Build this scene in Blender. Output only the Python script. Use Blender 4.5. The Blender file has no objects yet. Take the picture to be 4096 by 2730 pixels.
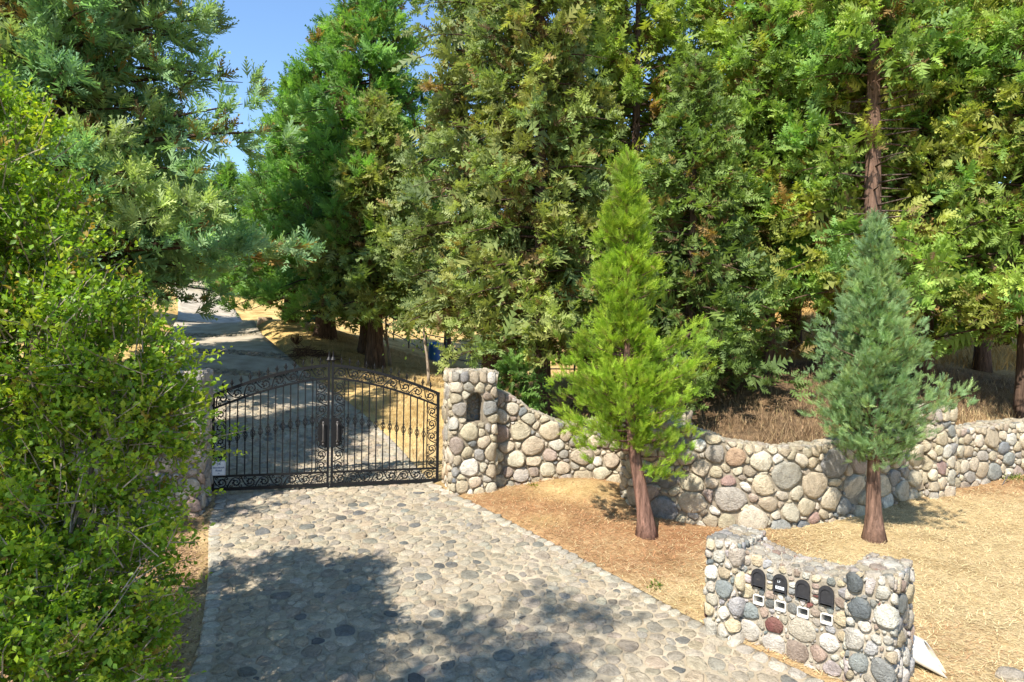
import bpy, math, random
import numpy as np
from mathutils import Vector, Matrix

R_ = math.radians
SC = bpy.context.scene
COL = SC.collection
CZ = 3.4                      # camera height above the ground at the mailbox wall

# ------------------------------------------------------------------ camera, sky, sun, exposure
cam_d = bpy.data.cameras.new('camera'); cam = bpy.data.objects.new('camera', cam_d); COL.objects.link(cam)
cam_d.sensor_width = 36; cam_d.lens = 36 * 2730 / 4096
cam_d.clip_start = 0.1; cam_d.clip_end = 3000
cam.matrix_world = Matrix.Translation((0, 0, CZ)) @ Matrix.Rotation(R_(90 - 0.52), 4, 'X') @ Matrix.Rotation(R_(0.86), 4, 'Z')
SC.camera = cam

SUN_EL, SUN_AZ = 49.0, 31.0          # light travels away from the camera, SUN_AZ degrees to the right
w = bpy.data.worlds.new('World'); SC.world = w; w.use_nodes = True
nt = w.node_tree; bg = nt.nodes['Background']
sky = nt.nodes.new('ShaderNodeTexSky'); sky.sky_type = 'NISHITA'; sky.sun_disc = False
sky.sun_elevation = R_(SUN_EL); sky.sun_rotation = R_(180 + SUN_AZ)
sky.air_density = 1.25; sky.dust_density = 0.0; sky.ozone_density = 6.0; sky.altitude = 100
nt.links.new(sky.outputs[0], bg.inputs[0]); bg.inputs[1].default_value = 0.115
sl = bpy.data.lights.new('sun', 'SUN'); sl.energy = 4.7; sl.angle = R_(0.55); sl.color = (1.0, 0.94, 0.84)
so = bpy.data.objects.new('sun', sl); COL.objects.link(so)
ldir = Vector((math.sin(R_(SUN_AZ)) * math.cos(R_(SUN_EL)), math.cos(R_(SUN_AZ)) * math.cos(R_(SUN_EL)), -math.sin(R_(SUN_EL))))
so.rotation_euler = ldir.to_track_quat('-Z', 'Y').to_euler(); so.location = (-20, -30, 60)
SC.view_settings.view_transform = 'Standard'; SC.view_settings.look = 'None'
SC.view_settings.exposure = 1.1; SC.view_settings.gamma = 1.0
try: SC.view_settings.use_curve_mapping = False
except Exception: pass
SC.cycles.max_bounces = 5; SC.cycles.diffuse_bounces = 3; SC.cycles.glossy_bounces = 2
SC.cycles.transmission_bounces = 3; SC.cycles.transparent_max_bounces = 4
SC.cycles.use_denoising = True

# ------------------------------------------------------------------ helpers
RNG = np.random.default_rng(7)

def tag(o, label=None, cat=None, group=None, kind=None):
    if label: o['label'] = label
    if cat: o['category'] = cat
    if group: o['group'] = group
    if kind: o['kind'] = kind
    return o

def empty(name, loc=(0, 0, 0), rz=0.0):
    o = bpy.data.objects.new(name, None); COL.objects.link(o)
    o.location = loc; o.rotation_euler = (0, 0, rz); o.empty_display_size = 0.2
    return o

def mesh_np(name, V, F, col=None, smooth=True, mat=None, extra=None):
    """V (n,3); F = list of (m,k) int arrays; col (n,3) per point"""
    me = bpy.data.meshes.new(name)
    V = np.asarray(V, np.float32)
    if isinstance(F, np.ndarray): F = [F]
    F = [np.asarray(f, np.int32) for f in F if len(f)]
    me.vertices.add(len(V)); me.vertices.foreach_set('co', V.ravel())
    idx = np.concatenate([f.ravel() for f in F])
    tot = np.concatenate([np.full(len(f), f.shape[1], np.int32) for f in F])
    st = np.concatenate([[0], np.cumsum(tot)[:-1]]).astype(np.int32)
    me.loops.add(len(idx)); me.loops.foreach_set('vertex_index', idx)
    me.polygons.add(len(tot)); me.polygons.foreach_set('loop_start', st)
    me.polygons.foreach_set('loop_total', tot)
    if smooth: me.polygons.foreach_set('use_smooth', np.ones(len(tot), bool))
    if col is not None:
        a = me.attributes.new('col', 'FLOAT_COLOR', 'POINT')
        c4 = np.ones((len(V), 4), np.float32); c4[:, :3] = col
        a.data.foreach_set('color', c4.ravel())
    if extra:
        for k, v in extra.items():
            a = me.attributes.new(k, 'FLOAT', 'POINT'); a.data.foreach_set('value', np.asarray(v, np.float32))
    me.update(calc_edges=True)
    if mat: me.materials.append(mat)
    return me

def link(name, me, parent=None, loc=None):
    o = bpy.data.objects.new(name, me); COL.objects.link(o)
    if parent is not None: o.parent = parent
    if loc is not None: o.location = loc
    return o

class MB:
    """collects boxes, tubes and free faces into one mesh"""
    def __init__(s): s.V = []; s.F = []; s.C = []; s.n = 0
    def add(s, V, F, col=(1, 1, 1)):
        V = np.asarray(V, float)
        for f in F: s.F.append([i + s.n for i in f])
        s.V.append(V); s.C.append(np.tile(np.asarray(col, float), (len(V), 1))); s.n += len(V)
    def box(s, lo, hi, col=(1, 1, 1)):
        x0, y0, z0 = lo; x1, y1, z1 = hi
        V = [(x0,y0,z0),(x1,y0,z0),(x1,y1,z0),(x0,y1,z0),(x0,y0,z1),(x1,y0,z1),(x1,y1,z1),(x0,y1,z1)]
        s.add(V, [(0,3,2,1),(4,5,6,7),(0,1,5,4),(1,2,6,5),(2,3,7,6),(3,0,4,7)], col)
    def tube(s, P, rad, n=6, col=(1, 1, 1), cap=True, flat=1.0, rot=0.0):
        P = np.asarray(P, float); m = len(P)
        rad = np.broadcast_to(np.asarray(rad, float), (m,))
        T = np.gradient(P, axis=0); T /= np.linalg.norm(T, axis=1)[:, None] + 1e-9
        up = np.array([0, 0, 1.0]) if abs(T[0][2]) < 0.9 else np.array([0, 1.0, 0])
        V = []
        for i in range(m):
            a = np.cross(up, T[i]); a /= np.linalg.norm(a) + 1e-9
            b = np.cross(T[i], a); up = b
            for k in range(n):
                th = 2 * math.pi * k / n + rot
                V.append(P[i] + rad[i] * (math.cos(th) * a + flat * math.sin(th) * b))
        F = []
        for i in range(m - 1):
            for k in range(n):
                k2 = (k + 1) % n
                F.append((i*n+k, i*n+k2, (i+1)*n+k2, (i+1)*n+k))
        if cap:
            F.append(tuple(range(n))[::-1]); F.append(tuple((m-1)*n + k for k in range(n)))
        s.add(V, F, col)
    def lathe(s, prof, n=12, c=(0, 0, 0), col=(1, 1, 1)):
        V = []; F = []
        for (r, z) in prof:
            for k in range(n):
                th = 2*math.pi*k/n; V.append((c[0]+r*math.cos(th), c[1]+r*math.sin(th), c[2]+z))
        for i in range(len(prof)-1):
            for k in range(n):
                k2 = (k+1) % n; F.append((i*n+k, i*n+k2, (i+1)*n+k2, (i+1)*n+k))
        F.append(tuple(range(n))[::-1]); F.append(tuple((len(prof)-1)*n+k for k in range(n)))
        s.add(V, F, col)
    def mesh(s, name, mat, smooth=False, col=False):
        me = bpy.data.meshes.new(name)
        V = np.concatenate(s.V) if s.V else np.zeros((0, 3))
        me.from_pydata(V.tolist(), [], s.F)
        if col:
            a = me.attributes.new('col', 'FLOAT_COLOR', 'POINT')
            c4 = np.ones((len(V), 4), np.float32); c4[:, :3] = np.concatenate(s.C); a.data.foreach_set('color', c4.ravel())
        if smooth: me.polygons.foreach_set('use_smooth', np.ones(len(me.polygons), bool))
        me.materials.append(mat); me.update()
        return me
    def build(s, name, mat, parent=None, loc=None, smooth=False, col=False):
        return link(name, s.mesh(name, mat, smooth, col), parent, loc)

# ------------------------------------------------------------------ materials
def newmat(name):
    m = bpy.data.materials.new(name); m.use_nodes = True
    n = m.node_tree; b = n.nodes['Principled BSDF']
    return m, n, b

def nd(n, t, **kw):
    x = n.nodes.new(t)
    for k, v in kw.items():
        if k in x.inputs.keys(): x.inputs[k].default_value = v
        else: setattr(x, k, v)
    return x

def ramp(n, stops, src):
    r = n.nodes.new('ShaderNodeValToRGB'); e = r.color_ramp.elements
    while len(e) < len(stops): e.new(0.5)
    for el, (p, c) in zip(e, stops):
        el.position = p; el.color = (*c, 1) if len(c) == 3 else c
    n.links.new(src, r.inputs[0]); return r

def mixc(n, fac, a, b, mode='MIX'):
    x = n.nodes.new('ShaderNodeMix'); x.data_type = 'RGBA'; x.blend_type = mode
    for sock, v in ((x.inputs[0], fac), (x.inputs[6], a), (x.inputs[7], b)):
        if hasattr(v, 'links'): n.links.new(v, sock)
        elif isinstance(v, (int, float)): sock.default_value = v
        else: sock.default_value = (*v, 1)
    return x.outputs[2]

def noise(n, scale, detail=5, rough=0.6, vec=None, dist=0.0):
    x = n.nodes.new('ShaderNodeTexNoise'); x.inputs['Scale'].default_value = scale
    x.inputs['Detail'].default_value = detail; x.inputs['Roughness'].default_value = rough
    x.inputs['Distortion'].default_value = dist
    if vec is not None: n.links.new(vec, x.inputs['Vector'])
    return x

def attr(n, name):
    a = n.nodes.new('ShaderNodeAttribute'); a.attribute_name = name; return a

def bump(n, h, b, strength=0.5, dist=0.02):
    x = n.nodes.new('ShaderNodeBump'); x.inputs['Strength'].default_value = strength
    x.inputs['Distance'].default_value = dist
    n.links.new(h, x.inputs['Height']); n.links.new(x.outputs[0], b.inputs['Normal'])

def pos(n):
    return n.nodes.new('ShaderNodeNewGeometry').outputs['Position']

def m_stone():
    m, n, b = newmat('field_stone'); p = pos(n)
    a = attr(n, 'col').outputs['Color']
    n1 = noise(n, 9, 6, 0.65, p, 0.6); n2 = noise(n, 45, 4, 0.7, p); n3 = noise(n, 3.2, 3, 0.5, p)
    r1 = ramp(n, [(0.25, (0.55, 0.53, 0.5)), (0.5, (0.97, 0.96, 0.94)), (0.78, (1.35, 1.33, 1.28))], n1.outputs[0])
    c = mixc(n, 1.0, a, r1.outputs[0], 'MULTIPLY')
    r3 = ramp(n, [(0.5, (0, 0, 0)), (0.72, (1, 1, 1))], n3.outputs[0])
    c = mixc(n, mixc(n, 0.20, (0, 0, 0), r3.outputs[0]), c, (0.46, 0.37, 0.24))
    r2 = ramp(n, [(0.3, (0.72, 0.72, 0.72)), (0.55, (1, 1, 1)), (0.75, (1.2, 1.2, 1.18))], n2.outputs[0])
    c = mixc(n, 1.0, c, r2.outputs[0], 'MULTIPLY')
    n.links.new(c, b.inputs['Base Color']); b.inputs['Roughness'].default_value = 0.88
    b.inputs['Specular IOR Level'].default_value = 0.25
    add = nd(n, 'ShaderNodeMath', operation='ADD'); n.links.new(n1.outputs[0], add.inputs[0]); n.links.new(n2.outputs[0], add.inputs[1])
    bump(n, add.outputs[0], b, 0.9, 0.045)
    return m

def m_mortar(name, c0, c1, sc=14):
    m, n, b = newmat(name); p = pos(n)
    n1 = noise(n, sc, 6, 0.7, p); n2 = noise(n, 1.7, 3, 0.5, p)
    r = ramp(n, [(0.3, c0), (0.7, c1)], n1.outputs[0])
    r2 = ramp(n, [(0.3, (0.7, 0.68, 0.65)), (0.65, (1.05, 1.05, 1.05))], n2.outputs[0])
    n.links.new(mixc(n, 1, r.outputs[0], r2.outputs[0], 'MULTIPLY'), b.inputs['Base Color'])
    b.inputs['Roughness'].default_value = 0.95; b.inputs['Specular IOR Level'].default_value = 0.1
    bump(n, n1.outputs[0], b, 0.7, 0.03); return m

def m_leaf(name, trans=0.3, rough=0.55, tint=(1.15, 1.25, 0.6)):
    m, n, b = newmat(name); p = pos(n)
    a = attr(n, 'col').outputs['Color']
    n1 = noise(n, 1.3, 2, 0.5, p)
    r = ramp(n, [(0.3, (0.82, 0.86, 0.9)), (0.7, (1.18, 1.12, 0.95))], n1.outputs[0])
    c = mixc(n, 1, a, r.outputs[0], 'MULTIPLY')
    n.links.new(c, b.inputs['Base Color']); b.inputs['Roughness'].default_value = rough
    b.inputs['Specular IOR Level'].default_value = 0.35
    t = n.nodes.new('ShaderNodeBsdfTranslucent')
    n.links.new(mixc(n, 1, c, tint, 'MULTIPLY'), t.inputs[0])
    mx = n.nodes.new('ShaderNodeMixShader'); mx.inputs[0].default_value = trans
    n.links.new(b.outputs[0], mx.inputs[1]); n.links.new(t.outputs[0], mx.inputs[2])
    n.links.new(mx.outputs[0], n.nodes['Material Output'].inputs[0]); return m

def m_bark():
    m, n, b = newmat('bark'); 
    tc = n.nodes.new('ShaderNodeNewGeometry'); mp = n.nodes.new('ShaderNodeMapping')
    mp.inputs['Scale'].default_value = (1, 1, 0.13); n.links.new(tc.outputs['Position'], mp.inputs[0])
    n1 = noise(n, 16, 6, 0.7, mp.outputs[0], 0.4)
    a = attr(n, 'col').outputs['Color']
    r = ramp(n, [(0.32, (0.28, 0.26, 0.25)), (0.55, (0.95, 0.92, 0.9)), (0.75, (1.6, 1.45, 1.35))], n1.outputs[0])
    n.links.new(mixc(n, 1, a, r.outputs[0], 'MULTIPLY'), b.inputs['Base Color'])
    b.inputs['Roughness'].default_value = 0.95; b.inputs['Specular IOR Level'].default_value = 0.1
    bump(n, n1.outputs[0], b, 1.0, 0.06); return m

def m_plain(name, c, rough=0.6, metal=0.0, var=0.15, sc=12, bmp=0.0, spec=0.5):
    m, n, b = newmat(name); p = pos(n)
    n1 = noise(n, sc, 4, 0.6, p)
    lo = tuple(x*(1-var) for x in c); hi = tuple(min(1, x*(1+var)) for x in c)
    r = ramp(n, [(0.3, lo), (0.7, hi)], n1.outputs[0]); n.links.new(r.outputs[0], b.inputs['Base Color'])
    b.inputs['Roughness'].default_value = rough; b.inputs['Metallic'].default_value = metal
    b.inputs['Specular IOR Level'].default_value = spec
    if bmp: bump(n, n1.outputs[0], b, bmp, 0.01)
    return m

def m_attr(name, rough=0.9):
    m, n, b = newmat(name); a = attr(n, 'col').outputs['Color']
    n.links.new(a, b.inputs['Base Color']); b.inputs['Roughness'].default_value = rough
    b.inputs['Specular IOR Level'].default_value = 0.2; return m

def m_ground():
    m, n, b = newmat('ground_soil'); p = pos(n)
    duf_sh = attr(n, 'duff_shade').outputs['Fac']; mul = attr(n, 'mulch').outputs['Fac']; dirt = attr(n, 'dirt').outputs['Fac']; gold = attr(n, 'gold').outputs['Fac']
    n1 = noise(n, 1.1, 5, 0.6, p, 0.5); n2 = noise(n, 28, 5, 0.75, p, 1.0); n3 = noise(n, 5, 5, 0.65, p)
    straw = ramp(n, [(0.3, (0.38, 0.27, 0.13)), (0.5, (0.50, 0.375, 0.195)), (0.72, (0.60, 0.46, 0.26))], n3.outputs[0])
    mulc = ramp(n, [(0.3, (0.22, 0.11, 0.055)), (0.55, (0.38, 0.205, 0.10)), (0.75, (0.48, 0.31, 0.16))], n3.outputs[0])
    dirc = ramp(n, [(0.3, (0.40, 0.27, 0.115)), (0.7, (0.54, 0.39, 0.19))], n3.outputs[0])
    golc = ramp(n, [(0.3, (0.44, 0.30, 0.115)), (0.7, (0.60, 0.43, 0.18))], n1.outputs[0])
    c = mixc(n, mul, straw.outputs[0], mulc.outputs[0])
    duf_shc = ramp(n, [(0.3, (0.08, 0.055, 0.034)), (0.55, (0.18, 0.12, 0.07)), (0.78, (0.32, 0.21, 0.11))], n3.outputs[0])  # brown redwood duff, darkened further to paint the shade on the bank
    c = mixc(n, dirt, c, dirc.outputs[0]); c = mixc(n, gold, c, golc.outputs[0]); c = mixc(n, duf_sh, c, duf_shc.outputs[0])
    r1 = ramp(n, [(0.3, (0.66, 0.62, 0.56)), (0.5, (1, 1, 1)), (0.7, (1.15, 1.13, 1.1))], n1.outputs[0])
    c = mixc(n, 1, c, r1.outputs[0], 'MULTIPLY')
    r2 = ramp(n, [(0.32, (0.55, 0.52, 0.5)), (0.52, (1, 1, 1)), (0.7, (1.22, 1.2, 1.15))], n2.outputs[0])
    c = mixc(n, 1, c, r2.outputs[0], 'MULTIPLY')
    n.links.new(c, b.inputs['Base Color']); b.inputs['Roughness'].default_value = 1.0
    b.inputs['Specular IOR Level'].default_value = 0.05
    bump(n, n2.outputs[0], b, 0.8, 0.05); return m

M_STONE = m_stone()
M_MORT = m_mortar('wall_mortar', (0.20, 0.17, 0.125), (0.34, 0.29, 0.22))
M_MORT_L = m_mortar('pale_mortar', (0.30, 0.26, 0.20), (0.46, 0.41, 0.33))
M_BED = m_mortar('cobble_bed', (0.33, 0.275, 0.195), (0.44, 0.375, 0.275), 10)
M_CONC = m_mortar('drive_concrete', (0.36, 0.31, 0.24), (0.48, 0.42, 0.33), 22)
M_NEEDLE = m_leaf('needle_foliage', 0.42, 0.6)
M_OAK = m_leaf('oak_leaf', 0.44, 0.45, (1.2, 1.3, 0.45))
M_BARK = m_bark()
M_GROUND = m_ground()
M_STRAW = m_attr('dry_straw')
M_IRON = m_plain('black_iron', (0.010, 0.010, 0.011), 0.5, 0.0, 0.3, 30, 0.1, 0.2)
M_STEEL = m_plain('weathered_pipe', (0.10, 0.09, 0.085), 0.6, 0.3, 0.35, 8)
M_BLACKP = m_plain('black_plastic', (0.025, 0.025, 0.028), 0.45, 0.0, 0.3, 40)
M_WHITEP = m_plain('white_plastic', (0.62, 0.60, 0.55), 0.4, 0.0, 0.05, 6)
M_BLUE = m_plain('blue_plastic', (0.02, 0.15, 0.42), 0.4, 0.0, 0.12, 5)
M_PIPE_SHADE = m_plain('shade_tint_plastic', (0.42, 0.36, 0.27), 0.6, 0.0, 0.3, 9)  # darker tan paints the shade inside the pipe mouth
M_SIGN = m_plain('sign_white', (0.72, 0.75, 0.78), 0.5, 0.0, 0.04)
M_INK = m_plain('sign_blue_ink', (0.03, 0.09, 0.22), 0.6, 0.0, 0.05)
M_GREEN = m_plain('green_plastic', (0.05, 0.16, 0.12), 0.5, 0.0, 0.2)

# ------------------------------------------------------------------ terrain
CP = np.array([
 (-5.4,12.3,-2.95),(-3.4,12.8,-2.9),(-1.4,13.4,-2.88),
 (-4.9,16,-2.25),(-6.9,18.8,-1.67),(-9.1,22.5,-.9),(-12.5,30,-.15),(-16,38,.35),(-22,51,2.2),(-30,65,5),
 (-2.5,17,-2.25),(-4.9,24.5,-1.26),(-5.15,27,-.95),(-7.9,29,-.2),(-11,32.5,.6),(-.5,18,-1.6),(.7,16,-2.0),(2.5,19,-1.7),(4,24,-1.4),
 (-2.9,23.5,-1.5),(0,15,-2.5),(2,14.5,-2.4),(-3.7,35,-1.5),(0,30,-1.75),(-12,48,.9),
 (4,12.5,-2.15),(6,13.2,-2.1),(8.5,14.2,-2.0),(11,15.0,-1.78),(13,16.5,-1.7),(5.5,15.5,-1.5),(6.6,17.5,-.85),(7.8,17.2,-1.0),(9.9,16.5,-1.05),(11.3,15.5,-1.65),
 (15,20,-1.0),(9.7,24,-.40),(13.3,33,1.2),(18,45,3.4),(5,40,.2),(14,70,9),(14,120,22),(40,120,22),(-50,130,22),(-15,120,20),
 (0,70,5.5),(30,50,3),(60,60,6),(-40,60,6),(-60,100,14),(80,130,20),
 (-9,13.5,-2.7),(-13,17,-2.1),(-16,24,-.6),(-20,30,.3),(-30,20,-.5),(-30,40,3),
 (250,250,22),(-250,250,22),(0,300,24),(200,20,-2),(-200,20,0),(0,450,22),(-60,-30,-3),(60,-30,-3)], float)
def _tps(r2): return np.where(r2 > 1e-9, 0.5 * r2 * np.log(r2 + 1e-12), 0)
_n = len(CP); _d2 = ((CP[:, None, :2] - CP[None, :, :2])**2).sum(-1)
_A = np.zeros((_n+3, _n+3)); _A[:_n, :_n] = _tps(_d2) + np.eye(_n)*0.6
_A[:_n, _n] = 1; _A[:_n, _n+1:] = CP[:, :2]; _A[_n, :_n] = 1; _A[_n+1:, :_n] = CP[:, :2].T
_wt = np.linalg.solve(_A, np.concatenate([CP[:, 2], np.zeros(3)]))

# line that separates the front yard from the ground behind the walls
WALLLINE = np.array([(-200, 9.0), (-9.5, 11.3), (-6.2, 12.2), (-5.2, 12.3), (-1.3, 13.2), (-.4, 13.35), (2.2, 13.4), (2.35, 12.2),
                     (3.0, 11.55), (4.0, 11.28), (4.75, 11.35), (5.75, 11.85), (6.75, 12.45), (7.7, 13.0), (8.4, 13.5), (10.3, 14.3), (13, 15.3), (200, 60)])
DL = np.array([(-2, -2.0), (4, -2.6), (5.8, -2.95), (6.92, -3.22), (7.51, -3.4), (8.01, -3.59), (9.01, -3.98), (10.5, -4.64), (11.2, -4.93), (12.3, -5.3), (15.5, -7.2), (18.8, -9.1), (23, -11.7), (30, -15), (38, -18.6), (51, -25), (70, -37)])
DR = np.array([(-2, 12.0), (4, 6.6), (6, 4.15), (6.9, 3.2), (7.82, 2.44), (8.27, 2.1), (9.2, 1.49), (10.56, .51), (11.6, -.25), (12.5, -.95), (13.3, -1.55), (16.3, -2.95), (18.8, -4.6), (21.9, -6.75), (29, -10.8), (37, -14.2), (50, -20.5), (70, -32)])
def _smooth(D):
    y = np.arange(-2, 70, .1); x = np.interp(y, D[:, 0], D[:, 1])
    for _ in range(3):
        wd = np.clip((y-12)*.25, 0, 3.0)
        c = np.concatenate([[0], np.cumsum(x)]); n = len(x); i = np.arange(n)
        k = np.minimum(np.minimum((wd/.1).astype(int), i), n-1-i)
        x = (c[i+k+1]-c[i-k])/(2*k+1)
    return y, x
_LY, _LX = _smooth(DL); _RY, _RX = _smooth(DR)
def dl(y): return np.interp(y, _LY, _LX)
def dr(y): return np.interp(y, _RY, _RX)
def sstep(a, b, x):
    t = np.clip((x-a)/(b-a), 0, 1); return t*t*(3-2*t)
def zfront(X, Y): return CZ - 4.075 + 0.09*np.clip(Y, -4, 15)
def zback(X, Y):
    P = np.stack([X, Y], -1); sh = P.shape[:-1]; P = P.reshape(-1, 2); out = np.zeros(len(P))
    for i in range(0, len(P), 20000):
        q = P[i:i+20000]; d2 = ((q[:, None] - CP[None, :, :2])**2).sum(-1)
        out[i:i+20000] = _tps(d2) @ _wt[:_n] + _wt[_n] + q @ _wt[_n+1:]
    return CZ + out.reshape(sh)
def hump(X, Y):
    return 0.035*np.sin(X*1.7+Y*.6)*np.sin(Y*1.3-X*.4) + 0.018*np.sin(X*4.1+1)*np.sin(Y*4.7+X)
def gz0(X, Y):
    X = np.asarray(X, float); Y = np.asarray(Y, float)
    wl = np.interp(X, WALLLINE[:, 0], WALLLINE[:, 1])
    t = sstep(-0.12, 0.12, Y - wl)
    return zfront(X, Y)*(1-t) + zback(X, Y)*t
def gz(X, Y):
    X = np.asarray(X, float); Y = np.asarray(Y, float)
    z = gz0(X, Y)
    ind = sstep(-0.02, 0.10, np.minimum(X - dl(Y), dr(Y) - X)) * (Y < 66)
    h = hump(X, Y)
    # heaped earth against the straight wall, and a sunken bed left of the drive
    mound = 0.22*np.exp(-((X-1.2)/1.0)**2 - ((Y-12.75)/.55)**2)
    left = -0.07*sstep(0.0, 0.12, dl(Y) - X)*(Y < 12)*sstep(-12, -5, X)
    deep = .10+.30*sstep(18, 24, Y)
    ind2 = np.where(Y > 18, sstep(-.25-.02*Y, .05, np.minimum(X - dl(Y), dr(Y) - X))*(Y < 66), ind)
    return z + (h + mound)*(1-ind) + left - deep*ind2
def dz(X, Y): return gz0(X, Y)           # surface of the drive
def g1(x, y): return float(gz(np.array([x]), np.array([y]))[0])

def axis(lo, a, b, hi, step, grow=1.12):
    mid = list(np.arange(a, b, step)); l = [a]; s = step
    while l[-1] > lo: s *= grow; l.append(l[-1]-s)
    h = [mid[-1]]; s = step
    while h[-1] < hi: s *= grow; h.append(h[-1]+s)
    return np.array(l[1:][::-1] + mid + h[1:])
GX = axis(-420, -9, 14.5, 420, 0.11); GY = axis(-40, 5, 19, 520, 0.11)
gx, gy = np.meshgrid(GX, GY); gzv = gz(gx, gy)
nx, ny = len(GX), len(GY)
ii = (np.arange(ny-1)[:, None]*nx + np.arange(nx-1)[None]).ravel()
GF = np.stack([ii, ii+1, ii+nx+1, ii+nx], 1)
fx, fy = gx.ravel(), gy.ravel()
nzz = 0.5 + 0.5*np.sin(fx*1.9+np.sin(fy*2.3))*np.sin(fy*1.6+np.sin(fx*1.2)*1.3)
def mulch_at(X, Y):
    a = 1 - sstep(0.55, 1.15, np.hypot((X-1.3)/3.4, (Y-11.3)/2.6))
    b = 0.85*sstep(0.0, 0.4, dl(Y)-X)*(Y < 12.5)
    c = 0.8*(1 - sstep(.3, 1.0, np.hypot((X-3.3)/3.0, (Y-7.6)/1.3)))*0.5
    d = 0.8*sstep(12.3, 13.5, Y)*(X > 1.5)*(1-sstep(19, 22, Y))
    e = (1 - sstep(0.4, 1.0, np.hypot((X+9.5)/3.5, (Y-25.5)/2.5)))
    return np.clip(np.maximum.reduce([a, b, c, d, e]), 0, 1)
def duff_shade_at(X, Y):  # mask of the duff with painted tree shade behind the wall
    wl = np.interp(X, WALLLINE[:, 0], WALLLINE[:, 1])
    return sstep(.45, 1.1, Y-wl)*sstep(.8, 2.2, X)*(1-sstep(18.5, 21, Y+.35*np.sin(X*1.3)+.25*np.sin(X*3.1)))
def dirt_at(X, Y):
    return np.clip(np.exp(-((X-1.2)/1.0)**2-((Y-12.6)/.55)**2)*1.3 + .8*np.exp(-((X-.55)/.35)**2-((Y-11.2)/.3)**2), 0, 1)
gold = np.maximum(sstep(19, 23, fy), 0.75*sstep(14, 17, fy)*(fx < 1)*(1-sstep(-1, 1, fx)*0))
ground_me = mesh_np('ground', np.stack([fx, fy, gzv.ravel()], 1), GF, None, True, M_GROUND,
                    {'mulch': mulch_at(fx, fy)*(0.55+0.45*nzz), 'dirt': dirt_at(fx, fy), 'gold': gold, 'duff_shade': duff_shade_at(fx, fy)})
tag(link('ground', ground_me), 'sloping dry ground with straw, red brown mulch and golden grass', 'ground', kind='structure')

# ------------------------------------------------------------------ stones
PAL_WALL = [((.52,.435,.295),36),((.57,.50,.37),26),((.45,.37,.25),16),((.40,.36,.30),13),((.27,.27,.255),5),((.20,.22,.225),2.2),((.38,.30,.235),6),((.62,.58,.50),6),((.48,.33,.19),1.5),((.38,.24,.20),.7)]
PAL_MAIL = [((.60,.56,.48),32),((.50,.44,.35),22),((.54,.44,.28),9),((.28,.29,.28),7),((.22,.25,.24),4),((.36,.27,.21),9),((.47,.41,.40),4),((.24,.085,.07),1.6),((.38,.375,.38),5),((.14,.16,.165),2)]
PAL_COB = [((.42,.35,.245),30),((.45,.385,.28),22),((.37,.315,.23),20),((.31,.28,.22),9),((.22,.215,.19),5),((.42,.335,.22),12),((.37,.30,.225),5),((.15,.15,.14),2)]
PAL_LEFT = [((.46,.42,.36),30),((.40,.37,.33),25),((.34,.32,.29),18),((.52,.46,.38),18),((.42,.29,.23),9),((.26,.26,.27),6)]
def pick(pal, n, rng):
    c = np.array([p[0] for p in pal]); wgt = np.array([p[1] for p in pal], float); wgt /= wgt.sum()
    c = .82*c+.18*c.mean(1, keepdims=True)
    return 1.10*c[rng.choice(len(c), n, p=wgt)] * rng.uniform(.80, 1.15, (n, 1)) * rng.uniform(.975, 1.025, (n, 3))

def pack(inside, lo, hi, classes, rng, pre=None, ov=0.62):
    """throws discs, largest class first; inside(x, y, r) -> bool array"""
    C = np.zeros((0, 2)); R = np.zeros(0)
    if pre is not None and len(pre): C = pre[:, :2].copy(); R = pre[:, 2].copy()
    for (r0, r1, tries) in classes:
        cx = rng.uniform(lo[0], hi[0], tries); cy = rng.uniform(lo[1], hi[1], tries); rr = rng.uniform(r0, r1, tries)
        ok = inside(cx, cy, rr)
        cx, cy, rr = cx[ok], cy[ok], rr[ok]
        if len(C):                                   # bulk rejection first
            keep = np.ones(len(cx), bool)
            for i in range(0, len(cx), 2000):
                d = np.hypot(cx[i:i+2000, None]-C[None, :, 0], cy[i:i+2000, None]-C[None, :, 1])
                keep[i:i+2000] = (d > ov*(rr[i:i+2000, None]+R[None])).all(1)
            cx, cy, rr = cx[keep], cy[keep], rr[keep]
        n0 = len(C); buf = np.zeros((len(cx), 3)); k = 0
        for x, y, r in zip(cx, cy, rr):
            if k:
                b = buf[:k]
                if ((b[:, 0]-x)**2 + (b[:, 1]-y)**2 < (ov*(b[:, 2]+r))**2).any(): continue
            buf[k] = (x, y, r); k += 1
        C = np.concatenate([C, buf[:k, :2]]); R = np.concatenate([R, buf[:k, 2]])
    return C, R

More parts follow.
